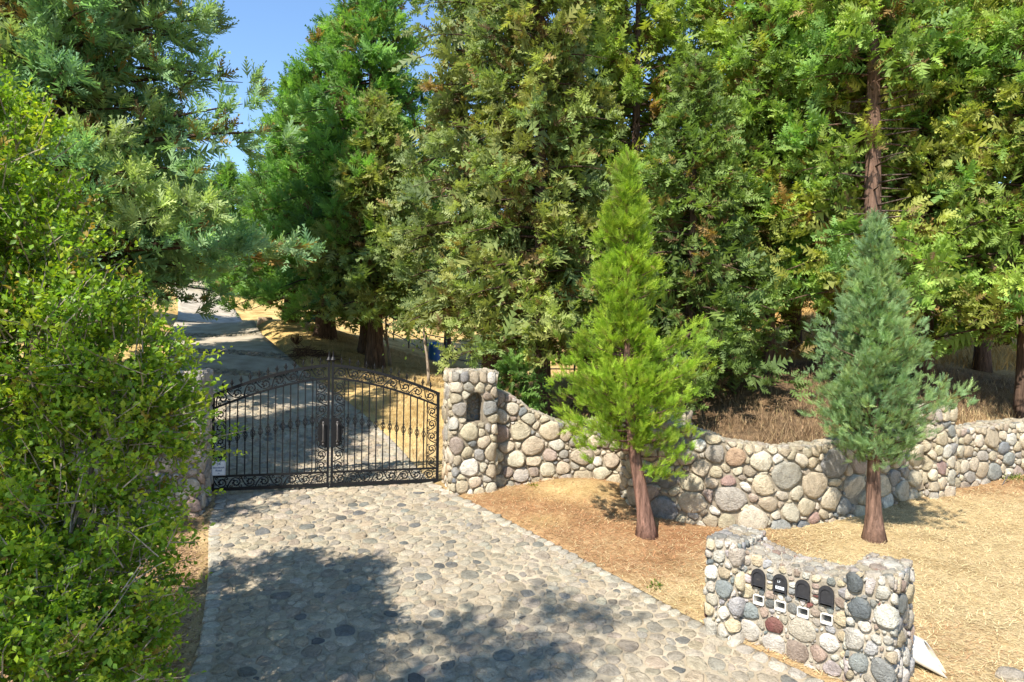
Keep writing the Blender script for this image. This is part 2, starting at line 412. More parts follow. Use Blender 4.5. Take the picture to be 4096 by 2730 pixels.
def cells(C, R, M, gap, extra=None, cap=1.4, K=16, rng=RNG):
    """radial outline of every stone: power-diagram cell cut back by the joint"""
    n = len(C)
    th = np.linspace(0, 2*math.pi, M, endpoint=False)[None] + rng.uniform(0, 1, (n, 1))
    r = np.repeat((cap*R)[:, None], M, 1)
    D = np.hypot(C[:, None, 0]-C[None, :, 0], C[:, None, 1]-C[None, :, 1]); np.fill_diagonal(D, 1e9)
    t = (D**2 + R[:, None]**2 - R[None]**2)/(2*D)
    nb = np.argpartition(t, min(K, n-1), axis=1)[:, :min(K, n-1)]
    for k in range(nb.shape[1]):
        j = nb[:, k]; dx = C[j, 0]-C[:, 0]; dy = C[j, 1]-C[:, 1]; ph = np.arctan2(dy, dx)
        tt = t[np.arange(n), j]
        cs = np.cos(th - ph[:, None])
        lim = np.where(cs > 0.03, np.maximum(tt-gap, .25*R)[:, None]/np.maximum(cs, .03), 1e9)
        r = np.minimum(r, lim)
    if extra is not None:
        for (nx_, ny_, dd) in extra(C, R):           # half-plane distance dd in direction (nx, ny)
            ph = np.arctan2(ny_, nx_); cs = np.cos(th - np.asarray(ph)[:, None])
            lim = np.where(cs > 0.03, np.maximum(np.asarray(dd), .2*R)[:, None]/np.maximum(cs, .03), 1e9)
            r = np.minimum(r, lim)
    r = 0.8*r + 0.10*(np.roll(r, 1, 1)+np.roll(r, -1, 1))
    r *= rng.uniform(.90, 1.02, r.shape)
    return th, r

RINGS = [(1.0, -0.55), (0.975, 0.60), (0.80, 0.96)]
def stone_mesh(mapf, C, R, th, r, H, asp, cols, rng, sink):
    """one vertex block per stone: rings plus a centre"""
    n, M = th.shape
    ux, uy = np.cos(th)*r, np.sin(th)*r
    blocks = []
    tx = rng.normal(0, .22, (n, 1)); ty = rng.normal(0, .22, (n, 1))
    for (s, hh) in RINGS:
        jit = rng.normal(0, .09, (n, M)) if hh > 0 else np.zeros((n, M))
        a = C[:, :1] + ux*s*(1+jit*.35); b = C[:, 1:] + uy*s*(1+jit*.35)
        h = H[:, None]*(hh + jit*1.2) if hh > 0 else np.repeat(-sink, M, 0).reshape(n, M) if np.ndim(sink) else np.full((n, M), -sink)
        if hh > 0: h = h + (tx*ux + ty*uy)*s*.45*(hh > .5)
        blocks.append(np.stack([a*asp, b, h], -1))
    c = np.stack([C[:, 0]*asp, C[:, 1], H], -1)[:, None]
    B = np.concatenate(blocks + [c], 1)              # n, 3M+1, 3
    P = mapf(B[..., 0].ravel(), B[..., 1].ravel(), B[..., 2].ravel()).reshape(n, -1, 3)
    return P

def stone_faces(M):
    q = []; t = []
    for k in range(M):
        k2 = (k+1) % M
        for i in range(2): q.append((i*M+k, i*M+k2, (i+1)*M+k2, (i+1)*M+k))
        t.append((2*M+k, 2*M+k2, 3*M))
    return np.array(q), np.array(t)

def emit_stones(name, parent, P, cols, mat, order=None, most=300, rest='small_stones', origin=None):
    """the stones that show largest become parts of their own, the rest one part"""
    n, nv, _ = P.shape; M = (nv-1)//3; q, t = stone_faces(M)
    order = np.arange(n) if order is None else order
    pm = parent.matrix_world.inverted() if False else None
    for i in order[:most]:
        c = P[i].mean(0)
        me = mesh_np(name, P[i]-c, [q, t], np.repeat(cols[i][None], nv, 0), True, mat)
        link(name, me, parent, c - (np.array(parent.location) if origin is None else 0))
    o = order[most:]
    if len(o):
        off = (np.arange(len(o))*nv)[:, None, None]
        V = P[o].reshape(-1, 3) - (np.array(parent.location) if origin is None else 0)
        me = mesh_np(rest, V, [(q[None]+off).reshape(-1, 4), (t[None]+off).reshape(-1, 3)], np.repeat(cols[o], nv, 0), True, mat)
        tag(link(rest, me, parent), kind='stuff')

class Path:
    """plan polyline with arc length; normal points to the viewer side (right of travel when going +X)"""
    def __init__(s, pts, closed=False, step=0.04):
        p = np.array(pts, float)
        if closed: p = np.concatenate([p, p[:1]])
        d = np.concatenate([[0], np.cumsum(np.hypot(*np.diff(p, axis=0).T))])
        s.L = d[-1]; n = max(4, int(s.L/step)); t = np.linspace(0, s.L, n+1)
        q = np.stack([np.interp(t, d, p[:, 0]), np.interp(t, d, p[:, 1])], 1)
        k = 7 if not closed else 1
        if not closed:
            for _ in range(3):
                q2 = q.copy(); q2[2:-2] = (q[:-4]+q[1:-3]+q[2:-2]+q[3:-1]+q[4:])/5; q = q2
        s.t = t; s.q = q; T = np.gradient(q, axis=0)
        T /= np.linalg.norm(T, axis=1)[:, None]; s.T = T
    def at(s, u):
        x = np.interp(u, s.t, s.q[:, 0]); y = np.interp(u, s.t, s.q[:, 1])
        tx = np.interp(u, s.t, s.T[:, 0]); ty = np.interp(u, s.t, s.T[:, 1]); l = np.hypot(tx, ty)
        return x, y, ty/l, -tx/l                      # point and outward normal

def rrect(cx, cy, wx, wy, rad, ang, n=5):
    """rounded rectangle, counter-clockwise seen from above, starting at the middle of the back"""
    P = []
    for (sx, sy, a0) in ((-1, 1, 90), (-1, -1, 180), (1, -1, 270), (1, 1, 0)):
        for k in range(n+1):
            a = R_(a0 + 90*k/n); P.append((sx*(wx/2-rad)+rad*math.cos(a), sy*(wy/2-rad)+rad*math.sin(a)))
    P = [(0, wy/2)] + P
    c, s_ = math.cos(ang), math.sin(ang)
    return [(cx + x*c - y*s_, cy + x*s_ + y*c) for x, y in P]

ASP = 1.18
CL_WALL = [(.20,.24,25),(.145,.185,260),(.10,.135,900),(.068,.09,2500),(.045,.055,700)]

def stone_wall(name, label, front, zt, zb, T, seed, pal=PAL_WALL, classes=CL_WALL, gap=.009, cat='stone wall', mort=None, group=None, hs=1.0, back=True, capcl=None):
    """front: Path of the face seen; zt(u) top height, zb(u) foot height; T thickness"""
    rng = np.random.default_rng(seed); mort = mort or M_MORT
    L = front.L; x0, y0, _, _ = front.at(np.array([L/2]))
    th = empty(name, (float(x0[0]), float(y0[0]), float(zb(np.array([L/2]))[0])))
    tag(th, label, cat, group, 'thing')
    O = np.array(th.location)
    # core
    us = np.linspace(0, L, max(8, int(L/.12))); x, y, nx_, ny_ = front.at(us); zt_, zb_ = zt(us), zb(us)
    rec = .020
    fr = np.stack([x-nx_*rec, y-ny_*rec], 1); bk = np.stack([x-nx_*T, y-ny_*T], 1)
    V = np.concatenate([np.c_[fr, zb_-.4], np.c_[fr, zt_-.02], np.c_[bk, zt_-.02], np.c_[bk, zb_-.4]]) - O
    n = len(us); F = []
    for i in range(n-1):
        for a in range(3): F.append((a*n+i, a*n+i+1, (a+1)*n+i+1, (a+1)*n+i))
    me = bpy.data.meshes.new('mortar_core'); me.from_pydata(V.tolist(), [], F + [(0, n, 2*n, 3*n), (n-1, 4*n-1, 3*n-1, 2*n-1)])
    me.materials.append(mort); link('mortar_core', me, th)
    # face stones, laid out in (u/ASP, height)
    zmin = float(zb_.min())-.12; zmax = float(zt_.max())
    def inside(a, b, r):
        u = a*ASP; return (u > r*.6) & (u < L-r*.6) & (b > zb(u)-.10+r*.5) & (b < zt(u)-r*.92)
    C, Rr = pack(inside, (0, zmin), (L/ASP, zmax), classes, rng)
    def ext(C, R):
        u = C[:, 0]*ASP; s = (zt(u+.05)-zt(u-.05))/.1*ASP; l = np.hypot(s, 1)
        yield -s/l, 1/l, (zt(u)-C[:, 1])/l
        yield np.full(len(C), -1.), np.zeros(len(C)), C[:, 0]+.01
        yield np.full(len(C), 1.), np.zeros(len(C)), L/ASP-C[:, 0]+.01
    tt, rr = cells(C, Rr, 12, gap, ext, 2.1, rng=rng)
    H = np.clip(Rr*.24, .014, .042)*rng.uniform(.7, 1.25, len(Rr))*hs
    cols = pick(pal, len(C), rng)
    def mapf(u, v, h):
        x, y, nx_, ny_ = front.at(u); return np.stack([x+nx_*h, y+ny_*h, v], -1)
    P = stone_mesh(mapf, C, Rr, tt, rr, H, ASP, cols, rng, .05)
    emit_stones('stone', th, P, cols, M_STONE, np.argsort(-Rr), 300)
    # cap stones on the top
    capcl = capcl or [(.09,.14,900),(.05,.085,2500),(.03,.045,3000)]
    inside2 = lambda a, b, r: (a > r*.5) & (a < L-r*.5) & (b > r*.8) & (b < T-r*.8)
    C, Rr = pack(inside2, (0, 0), (L, T), capcl, rng)
    def ext2(C, R):
        yield np.zeros(len(C)), np.full(len(C), -1.), C[:, 1]+.0
        yield np.zeros(len(C)), np.full(len(C), 1.), T-C[:, 1]
    tt, rr = cells(C, Rr, 9, gap*.8, ext2, 1.45, rng=rng)
    cols = .6*pick(pal, len(C), rng)+.4*np.array((.34, .30, .23)); H = rng.uniform(.010, .028, len(C))
    def mapt(u, v, h):
        x, y, nx_, ny_ = front.at(u); return np.stack([x-nx_*v, y-ny_*v, zt(u)+h-.012], -1)
    P = stone_mesh(mapt, C, Rr, tt, rr, H, 1.0, cols, rng, .03)
    emit_stones('cap_stone', th, P, cols, M_STONE, np.argsort(-Rr), 300, 'small_cap_stones')
    if back:     # plain rubble on the far side
        def insb(a, b, r):
            u = a*ASP; return (u > r*.6) & (u < L-r*.6) & (b > zb(u)+r*.5) & (b < zt(u)-r)
        C, Rr = pack(insb, (0, zmin), (L/ASP, zmax), [(.10,.17,700),(.05,.09,1500)], rng)
        tt, rr = cells(C, Rr, 8, gap, ext, 1.42, rng=rng); H = np.clip(Rr*.4, .02, .06)
        cols = pick(pal, len(C), rng)
        def mapb(u, v, h):
            x, y, nx_, ny_ = front.at(u); return np.stack([x-nx_*(T+h), y-ny_*(T+h), v], -1)
        P = stone_mesh(mapb, C, Rr, tt, rr, H, ASP, cols, rng, .05)
        P = P[:, :, :]
        emit_stones('stone', th, P, cols, M_STONE, np.arange(len(C)), 0, 'rear_stones')
    return th

def pillar(name, label, cx, cy, wx, wy, ang, zb, zt, seed, pal=PAL_WALL, niche=None, classes=None, gap=.008, mort=None, big_top=True, cat='stone pillar', rad=.10):
    rng = np.random.default_rng(seed); mort = mort or M_MORT
    th = empty(name, (cx, cy, zb)); tag(th, label, cat, None, 'thing'); O = np.array(th.location)
    path = Path(rrect(cx, cy, wx, wy, rad, ang), closed=True, step=.02); L = path.L
    # core: ring of quads, niche left open
    def arch(u):     # niche = (u centre, half width, z foot, z spring, z top)
        uc, hw, z0, z1, z2 = niche
        t = np.clip(np.abs(u-uc)/hw, 0, 1); return z1 + (z2-z1)*np.sqrt(1-t**2)
    us = np.linspace(0, L, 90)
    if niche:
        uc, hw = niche[0], niche[1]
        us = np.unique(np.round(np.concatenate([us[(us < uc-hw-.01) | (us > uc+hw+.01)], np.linspace(uc-hw, uc+hw, 15)]), 5))
    x, y, nx_, ny_ = path.at(us); rec = .018
    px, py = x-nx_*rec, y-ny_*rec
    V = []; F = []
    def vert(a, z): V.append((px[a]-O[0], py[a]-O[1], z-O[2])); return len(V)-1
    for i in range(len(us)-1):
        um = .5*(us[i]+us[i+1])
        if niche and abs(um-niche[0]) < niche[1]-.001:
            for (za, zc, zd, ze) in ((zb-.3, zb-.3, niche[2], niche[2]), (arch(us[i]), arch(us[i+1]), zt-.02, zt-.02)):
                F.append((vert(i, za), vert(i+1, zc), vert(i+1, ze), vert(i, zd)))
        else:
            F.append((vert(i, zb-.3), vert(i+1, zb-.3), vert(i+1, zt-.02), vert(i, zt-.02)))
    top = [vert(i, zt-.02) for i in range(len(us)-1)]; F.append(tuple(top))
    me = bpy.data.meshes.new('mortar_core'); me.from_pydata(V, [], F); me.materials.append(mort); link('mortar_core', me, th)
    voids = []
    if niche:
        uc, hw, z0, z1, z2 = niche; voids.append(niche)
        # lining of the niche
        ul = np.concatenate([[uc-hw], np.linspace(uc-hw, uc+hw, 15), [uc+hw]]); zl = np.concatenate([[z0], arch(np.linspace(uc-hw, uc+hw, 15)), [z0]])
        dep = .38; V = []; F = []
        for k in range(len(ul)):
            X, Y, NX, NY = [float(q[0]) for q in path.at(np.array([ul[k]]))]
            for dd in (.03, .15, .28, dep):
                V.append((X-NX*dd-O[0], Y-NY*dd-O[1], zl[k]-O[2]))
        m = len(ul)
        for k in range(m):
            k2 = (k+1) % m
            for j in range(3): F.append((k*4+j, k2*4+j, k2*4+j+1, k*4+j+1))
        F.append(tuple(k*4+3 for k in range(m)))
        me = bpy.data.meshes.new('niche_lining'); me.from_pydata(V, [], F); me.materials.append(mort); link('niche_lining', me, th)
        # stones on the back of the niche
        ins = lambda a, b, r: (np.abs(a-uc) < hw-r*.8) & (b > z0+r*.8) & (b < arch(a)-r*.8)
        C, Rr = pack(ins, (uc-hw, z0), (uc+hw, z2), [(.05,.07,200),(.03,.045,500)], rng)
        tt, rr = cells(C, Rr, 9, .008, None, 1.4, K=8, rng=rng); cols = pick([((.28,.29,.27),3),((.40,.37,.30),3),((.20,.22,.22),2)], len(C), rng)
        def mapn(u, v, h):
            X, Y, NX, NY = path.at(u); return np.stack([X-NX*(dep-h), Y-NY*(dep-h), v], -1)
        P = stone_mesh(mapn, C, Rr, tt, rr, np.clip(Rr*.5, .02, .05), 1, cols, rng, .03)
        emit_stones('niche_stone', th, P, cols, M_STONE)
    def inv(u, b, r):
        ok = np.ones_like(u, bool)
        for v in voids:
            uc, hw, z0, z1, z2 = v
            ok &= ~((np.abs(u-uc) < hw+r*.9) & (b > z0-r*.9) & (b < z2+r*.9) & ((np.abs(u-uc) < hw*1.0+r*.5) | (b < z1)))
        return ok
    classes = classes or [(.17,.21,50),(.13,.16,500),(.09,.115,800),(.06,.078,1000),(.038,.048,350)]
    pre = []
    if big_top:        # course of squarish blocks under the top
        u = .1
        while u < L-.12:
            r = rng.uniform(.095, .135); pre.append(((u+r)/1.0, zt-.145+rng.uniform(-.01, .01), r)); u += 2*r*.78
        pre = np.array(pre)
    inside = lambda a, b, r: (b > zb-.06+r*.4) & (b < zt-r*.95) & (a > 0) & (a < L) & inv(a, b, r)
    C, Rr = pack(inside, (0, zb-.1), (L, zt), classes, rng, pre if big_top else None)
    def ext(C, R):
        z = np.zeros(len(C)); o = np.ones(len(C))
        yield z, o, zt-C[:, 1]
        yield -o, z, C[:, 0]+.015
        yield o, z, L-C[:, 0]+.015
        for v in voids:
            uc, hw, z0, z1, z2 = v
            bu = np.clip(C[:, 0], uc-hw, uc+hw); bz = np.clip(C[:, 1], z0, z1)
            up = C[:, 1] > z1; an = np.arctan2((C[:, 1]-z1)/(z2-z1), (C[:, 0]-uc)/hw)
            bu = np.where(up, uc+hw*np.cos(an), bu); bz = np.where(up, z1+(z2-z1)*np.sin(an), bz)
            ddx, ddy = bu-C[:, 0], bz-C[:, 1]; d = np.hypot(ddx, ddy)+1e-6
            yield ddx/d, ddy/d, d-.004
    tt, rr = cells(C, Rr, 12, gap, ext, 2.1, rng=rng)
    H = np.clip(Rr*.25, .013, .036)*rng.uniform(.7, 1.25, len(Rr)); cols = pick(pal, len(C), rng)
    def mapf(u, v, h):
        X, Y, NX, NY = path.at(np.mod(u, L)); return np.stack([X+NX*h, Y+NY*h, v], -1)
    P = stone_mesh(mapf, C, Rr, tt, rr, H, 1.0, cols, rng, .04)
    # nearest faces first
    dcam = np.hypot(P[:, -1, 0], P[:, -1, 1])
    emit_stones('stone', th, P, cols, M_STONE, np.argsort(-Rr + .25*(dcam > dcam.mean()+.05)), 300)
    # top
    ca, sa = math.cos(ang), math.sin(ang)
    inside2 = lambda a, b, r: (np.abs(a) < wx/2-r*.85) & (np.abs(b) < wy/2-r*.85)
    C, Rr = pack(inside2, (-wx/2, -wy/2), (wx/2, wy/2), [(.09,.13,200),(.05,.08,900),(.03,.04,1200)], rng)
    def ext2(C, R):
        z = np.zeros(len(C)); o = np.ones(len(C))
        yield o, z, wx/2-C[:, 0]; yield -o, z, wx/2+C[:, 0]; yield z, o, wy/2-C[:, 1]; yield z, -o, wy/2+C[:, 1]
    tt, rr = cells(C, Rr, 9, gap*.7, ext2, 1.8, K=10, rng=rng); cols = .6*pick(pal, len(C), rng)+.4*np.array((.36, .31, .24))
    def mapt(u, v, h): return np.stack([cx+u*ca-v*sa, cy+u*sa+v*ca, zt+h-.012], -1)
    P = stone_mesh(mapt, C, Rr, tt, rr, rng.uniform(.012, .03, len(C)), 1, cols, rng, .03)
    emit_stones('cap_stone', th, P, cols, M_STONE)
    return th, path

# ------------------------------------------------------------------ drive
CUT_Y = 17.7
def sheet(name, y0, y1, n, off, mat, margin=0.0, na=14):
    ys = np.linspace(y0, y1, n); a = np.linspace(0, 1, na)
    X = dl(ys)[:, None]+margin + (dr(ys)-dl(ys)-2*margin)[:, None]*a[None]; Y = np.repeat(ys[:, None], na, 1)
    Z = dz(X, Y)+off
    # skirt down the edges
    Xs = np.concatenate([X[:, :1], X, X[:, -1:]], 1); Ys = np.concatenate([Y[:, :1], Y, Y[:, -1:]], 1)
    Zs = np.concatenate([Z[:, :1]-.25, Z, Z[:, -1:]-.25], 1); m = na+2
    i0 = (np.arange(n-1)[:, None]*m+np.arange(m-1)[None]).ravel()
    return link(name, mesh_np(name, np.stack([Xs.ravel(), Ys.ravel(), Zs.ravel()], 1), np.stack([i0, i0+1, i0+m+1, i0+m], 1), None, False, mat))

rng = np.random.default_rng(11)
drive = sheet('driveway', 1.0, CUT_Y, 150, -.012, M_BED, 0, 40)
tag(drive, 'driveway paved with round river cobbles in sandy mortar', 'driveway', kind='structure')
def ins_drive(a, b, r): return (b > 4.9) & (b < CUT_Y-.05) & (a-dl(b) > r*.9) & (dr(b)-a > r*.9)
pre = []
for fn, sgn in ((dl, 1), (dr, -1)):                  # kerb rows
    y = 5.0
    while y < CUT_Y-.2:
        sl_ = (fn(y+.1)-fn(y-.1))/.2; l = math.hypot(sl_, 1)
        r = rng.uniform(.075, .115); pre.append((float(fn(y))+sgn*(r*l*.98+rng.uniform(-.02, .05)), y, r)); y += 2*r*.95/l
Cc, Rc = pack(ins_drive, (-9, 4.9), (6.4, CUT_Y), [(.12,.145,1600),(.088,.112,14000),(.062,.08,30000),(.042,.05,9000)], rng, np.array(pre), .70)
def ext_d(C, R):
    for fn, s in ((dl, -1), (dr, 1)):
        sl_ = (fn(C[:, 1]+.05)-fn(C[:, 1]-.05))/.1; l = np.hypot(1, sl_)
        yield s/l, -s*sl_/l, np.abs(fn(C[:, 1])-C[:, 0])/l
ttd, rrd = cells(Cc, Rc, 11, .010, ext_d, 1.75, rng=rng)
colsd = pick(PAL_COB, len(Cc), rng); colsd[:len(pre)] = pick([((.45,.40,.31),3),((.50,.45,.35),2),((.40,.34,.25),1)], len(pre), rng)
Hd = np.clip(Rc*.13, .006, .014)*rng.uniform(.6, 1.2, len(Rc))
def map_d(u, v, h): return np.stack([u, v, dz(u, v)-.008+h], -1)
Pd = stone_mesh(map_d, Cc, Rc, ttd, rrd, Hd, 1.0, colsd, rng, .03)
app = Rc/np.maximum(Cc[:, 1], 3)**1.5
fov = (np.abs(Cc[:, 0])/Cc[:, 1] < .76) & (Cc[:, 1] > 6.6)
emit_stones('cobble', drive, Pd, colsd, M_STONE, np.argsort(-(app*fov)), 300, 'far_cobbles')
conc = sheet('concrete_drive', CUT_Y+.002, 66, 120, -.02, M_CONC, 0, 14)
tag(conc, 'grey concrete driveway climbing the hill with cobble bands', 'driveway', kind='structure')
for (ya, yb) in ((20.5, 20.95), (23.3, 23.95), (29.0, 29.8), (36, 37)):
    ins = lambda a, b, r: (b > ya) & (b < yb) & (a-dl(b) > r) & (dr(b)-a > r)
    C, Rr = pack(ins, (-20, ya), (-3, yb), [(.09,.14,3000),(.05,.08,5000)], rng)
    tt, rr = cells(C, Rr, 8, .01, None, 1.3, rng=rng); cs = pick(PAL_COB, len(C), rng)*.8
    P = stone_mesh(map_d, C, Rr, tt, rr, rng.uniform(.02, .035, len(C)), 1, cs, rng, .02)
    emit_stones('cobble', conc, P, cs, M_STONE, np.arange(len(C)), 0, 'cobble_band')

# ------------------------------------------------------------------ gate frame geometry (plan)
GR = np.array([-1.40, 13.32]); GL = np.array([-5.36, 12.22])
gdir = (GR-GL)/np.linalg.norm(GR-GL); GLEN = float(np.linalg.norm(GR-GL)); GANG = math.atan2(gdir[1], gdir[0])
gnor = np.array([gdir[1], -gdir[0]])                 # towards the viewer
GZ = CZ - 2.89

# ------------------------------------------------------------------ pillars and walls
pr = GR + gdir*.52 + gnor*.42
pil_r, _ = pillar('gate_pillar', 'tall cream fieldstone gate pillar with an arched niche in its front', pr[0], pr[1], .86, .90, GANG, CZ-2.97, CZ-.685, 21,
    niche=(1.672, .155, CZ-1.63, CZ-1.27, CZ-1.07))
pl = GL - gdir*.50 + gnor*.46
pillar('gate_pillar', 'grey fieldstone gate pillar half hidden behind the leafy oak', pl[0], pl[1], .98, 1.0, GANG, CZ-3.12, CZ-.69, 22, pal=PAL_LEFT)

def interp_fn(us, zs):
    us, zs = np.array(us, float), np.array(zs, float)
    def f(u):
        u = np.asarray(u, float); e = .12
        return (np.interp(u-e, us, zs)+2*np.interp(u, us, zs)+np.interp(u+e, us, zs))/4 + .012*np.sin(u*7.3)+.008*np.sin(u*13.7)
    return f
def foot(path): 
    def f(u):
        u = np.asarray(u, float); x, y, nx_, ny_ = path.at(u); return zfront(x+nx_*.1, y+ny_*.1)
    return f
W1 = Path([(pr[0]+.40, pr[1]+.05), (.9, 13.16), (2.3, 13.12)])
f1 = foot(W1)
stone_wall('stone_wall', 'straight fieldstone wall dipping away from the niche pillar behind the bright green tree', W1,
    interp_fn([0, .35, .75, 1.2, 1.7, W1.L], [CZ-1.06, CZ-1.14, CZ-1.42, CZ-1.64, CZ-1.70, CZ-1.5]), f1, .45, 31)
W2 = Path([(2.02, 12.45), (2.15, 12.05), (2.42, 11.70), (2.89, 11.35), (3.35, 11.12), (4.02, 11.0), (4.65, 11.1), (5.73, 11.6), (6.73, 12.2), (7.75, 12.8)])
stone_wall('stone_wall', 'curved fieldstone retaining wall bulging forward with a sagging top', W2,
    interp_fn([0, .6, 1.2, 1.6, 2.1, 2.9, 3.5, 4.5, 5.4, 6.0, W2.L], [CZ-1.42, CZ-1.38, CZ-1.42, CZ-1.53, CZ-1.66, CZ-1.76, CZ-1.775, CZ-1.73, CZ-1.66, CZ-1.52, CZ-1.45]), foot(W2), .42, 32,
    classes=[(.24,.30,26),(.175,.22,300),(.12,.155,1200),(.075,.10,3000),(.045,.06,700)])
pillar('stone_pillar', 'short fieldstone pillar peeking out behind the bright green tree', 2.74, 12.28, .80, .72, 0.25, CZ-3.0, CZ-1.30, 23)
pillar('stone_pillar', 'short fieldstone pillar with rounded top beside the blue green tree', 8.02, 13.12, .74, .70, 0.42, CZ-2.98, CZ-1.25, 24)
W3 = Path([(8.30, 13.22), (9.2, 13.62), (10.3, 14.06), (12, 14.7), (14.5, 15.6)])
stone_wall('stone_wall', 'low fieldstone wall running off past the short pillar on the dry slope', W3,
    interp_fn([0, .25, .6, 1.1, 1.8, W3.L], [CZ-1.5, CZ-1.60, CZ-1.72, CZ-1.74, CZ-1.68, CZ-1.6]), foot(W3), .5, 33)
pe = pl - gdir*.46 + gnor*.10
W0 = Path([(-10.2, 10.9), (-8.0, 11.4), (pe[0], pe[1])])
stone_wall('stone_wall', 'stretch of fieldstone wall almost covered by the leafy oak', W0,
    interp_fn([0, 2, W0.L-1.0, W0.L], [CZ-1.9, CZ-1.9, CZ-1.7, CZ-1.15]), foot(W0), .45, 34, pal=PAL_LEFT)

# ------------------------------------------------------------------ gate
def gpt(s, n, z):                                    # gate-local -> leaf-local happens through the empty's rotation
    return (s, n, z)
def arch_z(s): return 1.72 + .55*(1-abs((s-GLEN/2)/(GLEN/2))**1.6)

def scroll_mesh():
    mb = MB(); t = np.linspace(0, 1, 34)
    def sp(cx, cz, r0, r1, a0, a1, rad):
        a = a0+(a1-a0)*t; r = r0+(r1-r0)*t**.8
        mb.tube(np.stack([cx+r*np.cos(a), np.zeros_like(t), cz+r*np.sin(a)], 1), np.interp(t, [0, .5, 1], [rad*.8, rad, rad*.75]), 5, flat=1.0)
    sp(0, 0, .088, .012, -2.6, 7.2, .0115)           # main volute
    s = np.linspace(0, 1, 16)                        # stem joining the next unit
    mb.tube(np.stack([-.075-.075*s, np.zeros(16), -.045+.145*s-.06*s*(1-s)], 1), 0.012, 5)
    sp(.075, .062, .034, .006, 3.6, -3.4, .0085)      # small curls in the corners
    sp(.072, -.066, .030, .006, -3.6, 3.2, .0085)
    sp(-.088, .066, .028, .006, -.4, 6.2, .008)
    for a in (0.3, 1.1, 1.9, 2.7, 3.6):              # leaves off the volute
        b = np.array([math.cos(a), 0, math.sin(a)]); c = np.array([-math.sin(a), 0, math.cos(a)])
        p0 = b*.062; tip = b*.030+c*.030
        mb.tube([p0, (p0+tip)/2+b*.006, tip], [.012, .015, .003], 4)
    return mb.mesh('scroll', M_IRON, True)
SCROLL = scroll_mesh()
def finial_mesh():
    mb = MB()
    mb.lathe([(.007, 0), (.007, .03), (.013, .036), (.013, .044), (.006, .05), (.012, .075), (.014, .085), (.001, .135)], 6)
    for s in (-1, 1): mb.tube([(0, 0, .05), (s*.018, 0, .058), (s*.026, 0, .075), (s*.022, 0, .082)], [.005, .006, .004, .001], 4)
    return mb.mesh('finial', M_IRON)
FIN = finial_mesh()
def basket_mesh():
    mb = MB()
    for k in range(5):
        t = np.linspace(0, 1, 9); a = 2*math.pi*k/5+t*math.pi*1.1; r = .008+.026*np.sin(math.pi*t)
        mb.tube(np.stack([r*np.cos(a), r*np.sin(a), -.065+.13*t], 1), .0045, 4)
    for z in (-.085, .085): mb.lathe([(.009, z-.012), (.016, z-.008), (.016, z+.008), (.009, z+.012)], 8)
    return mb.mesh('basket', M_IRON, True)
BASK = basket_mesh()

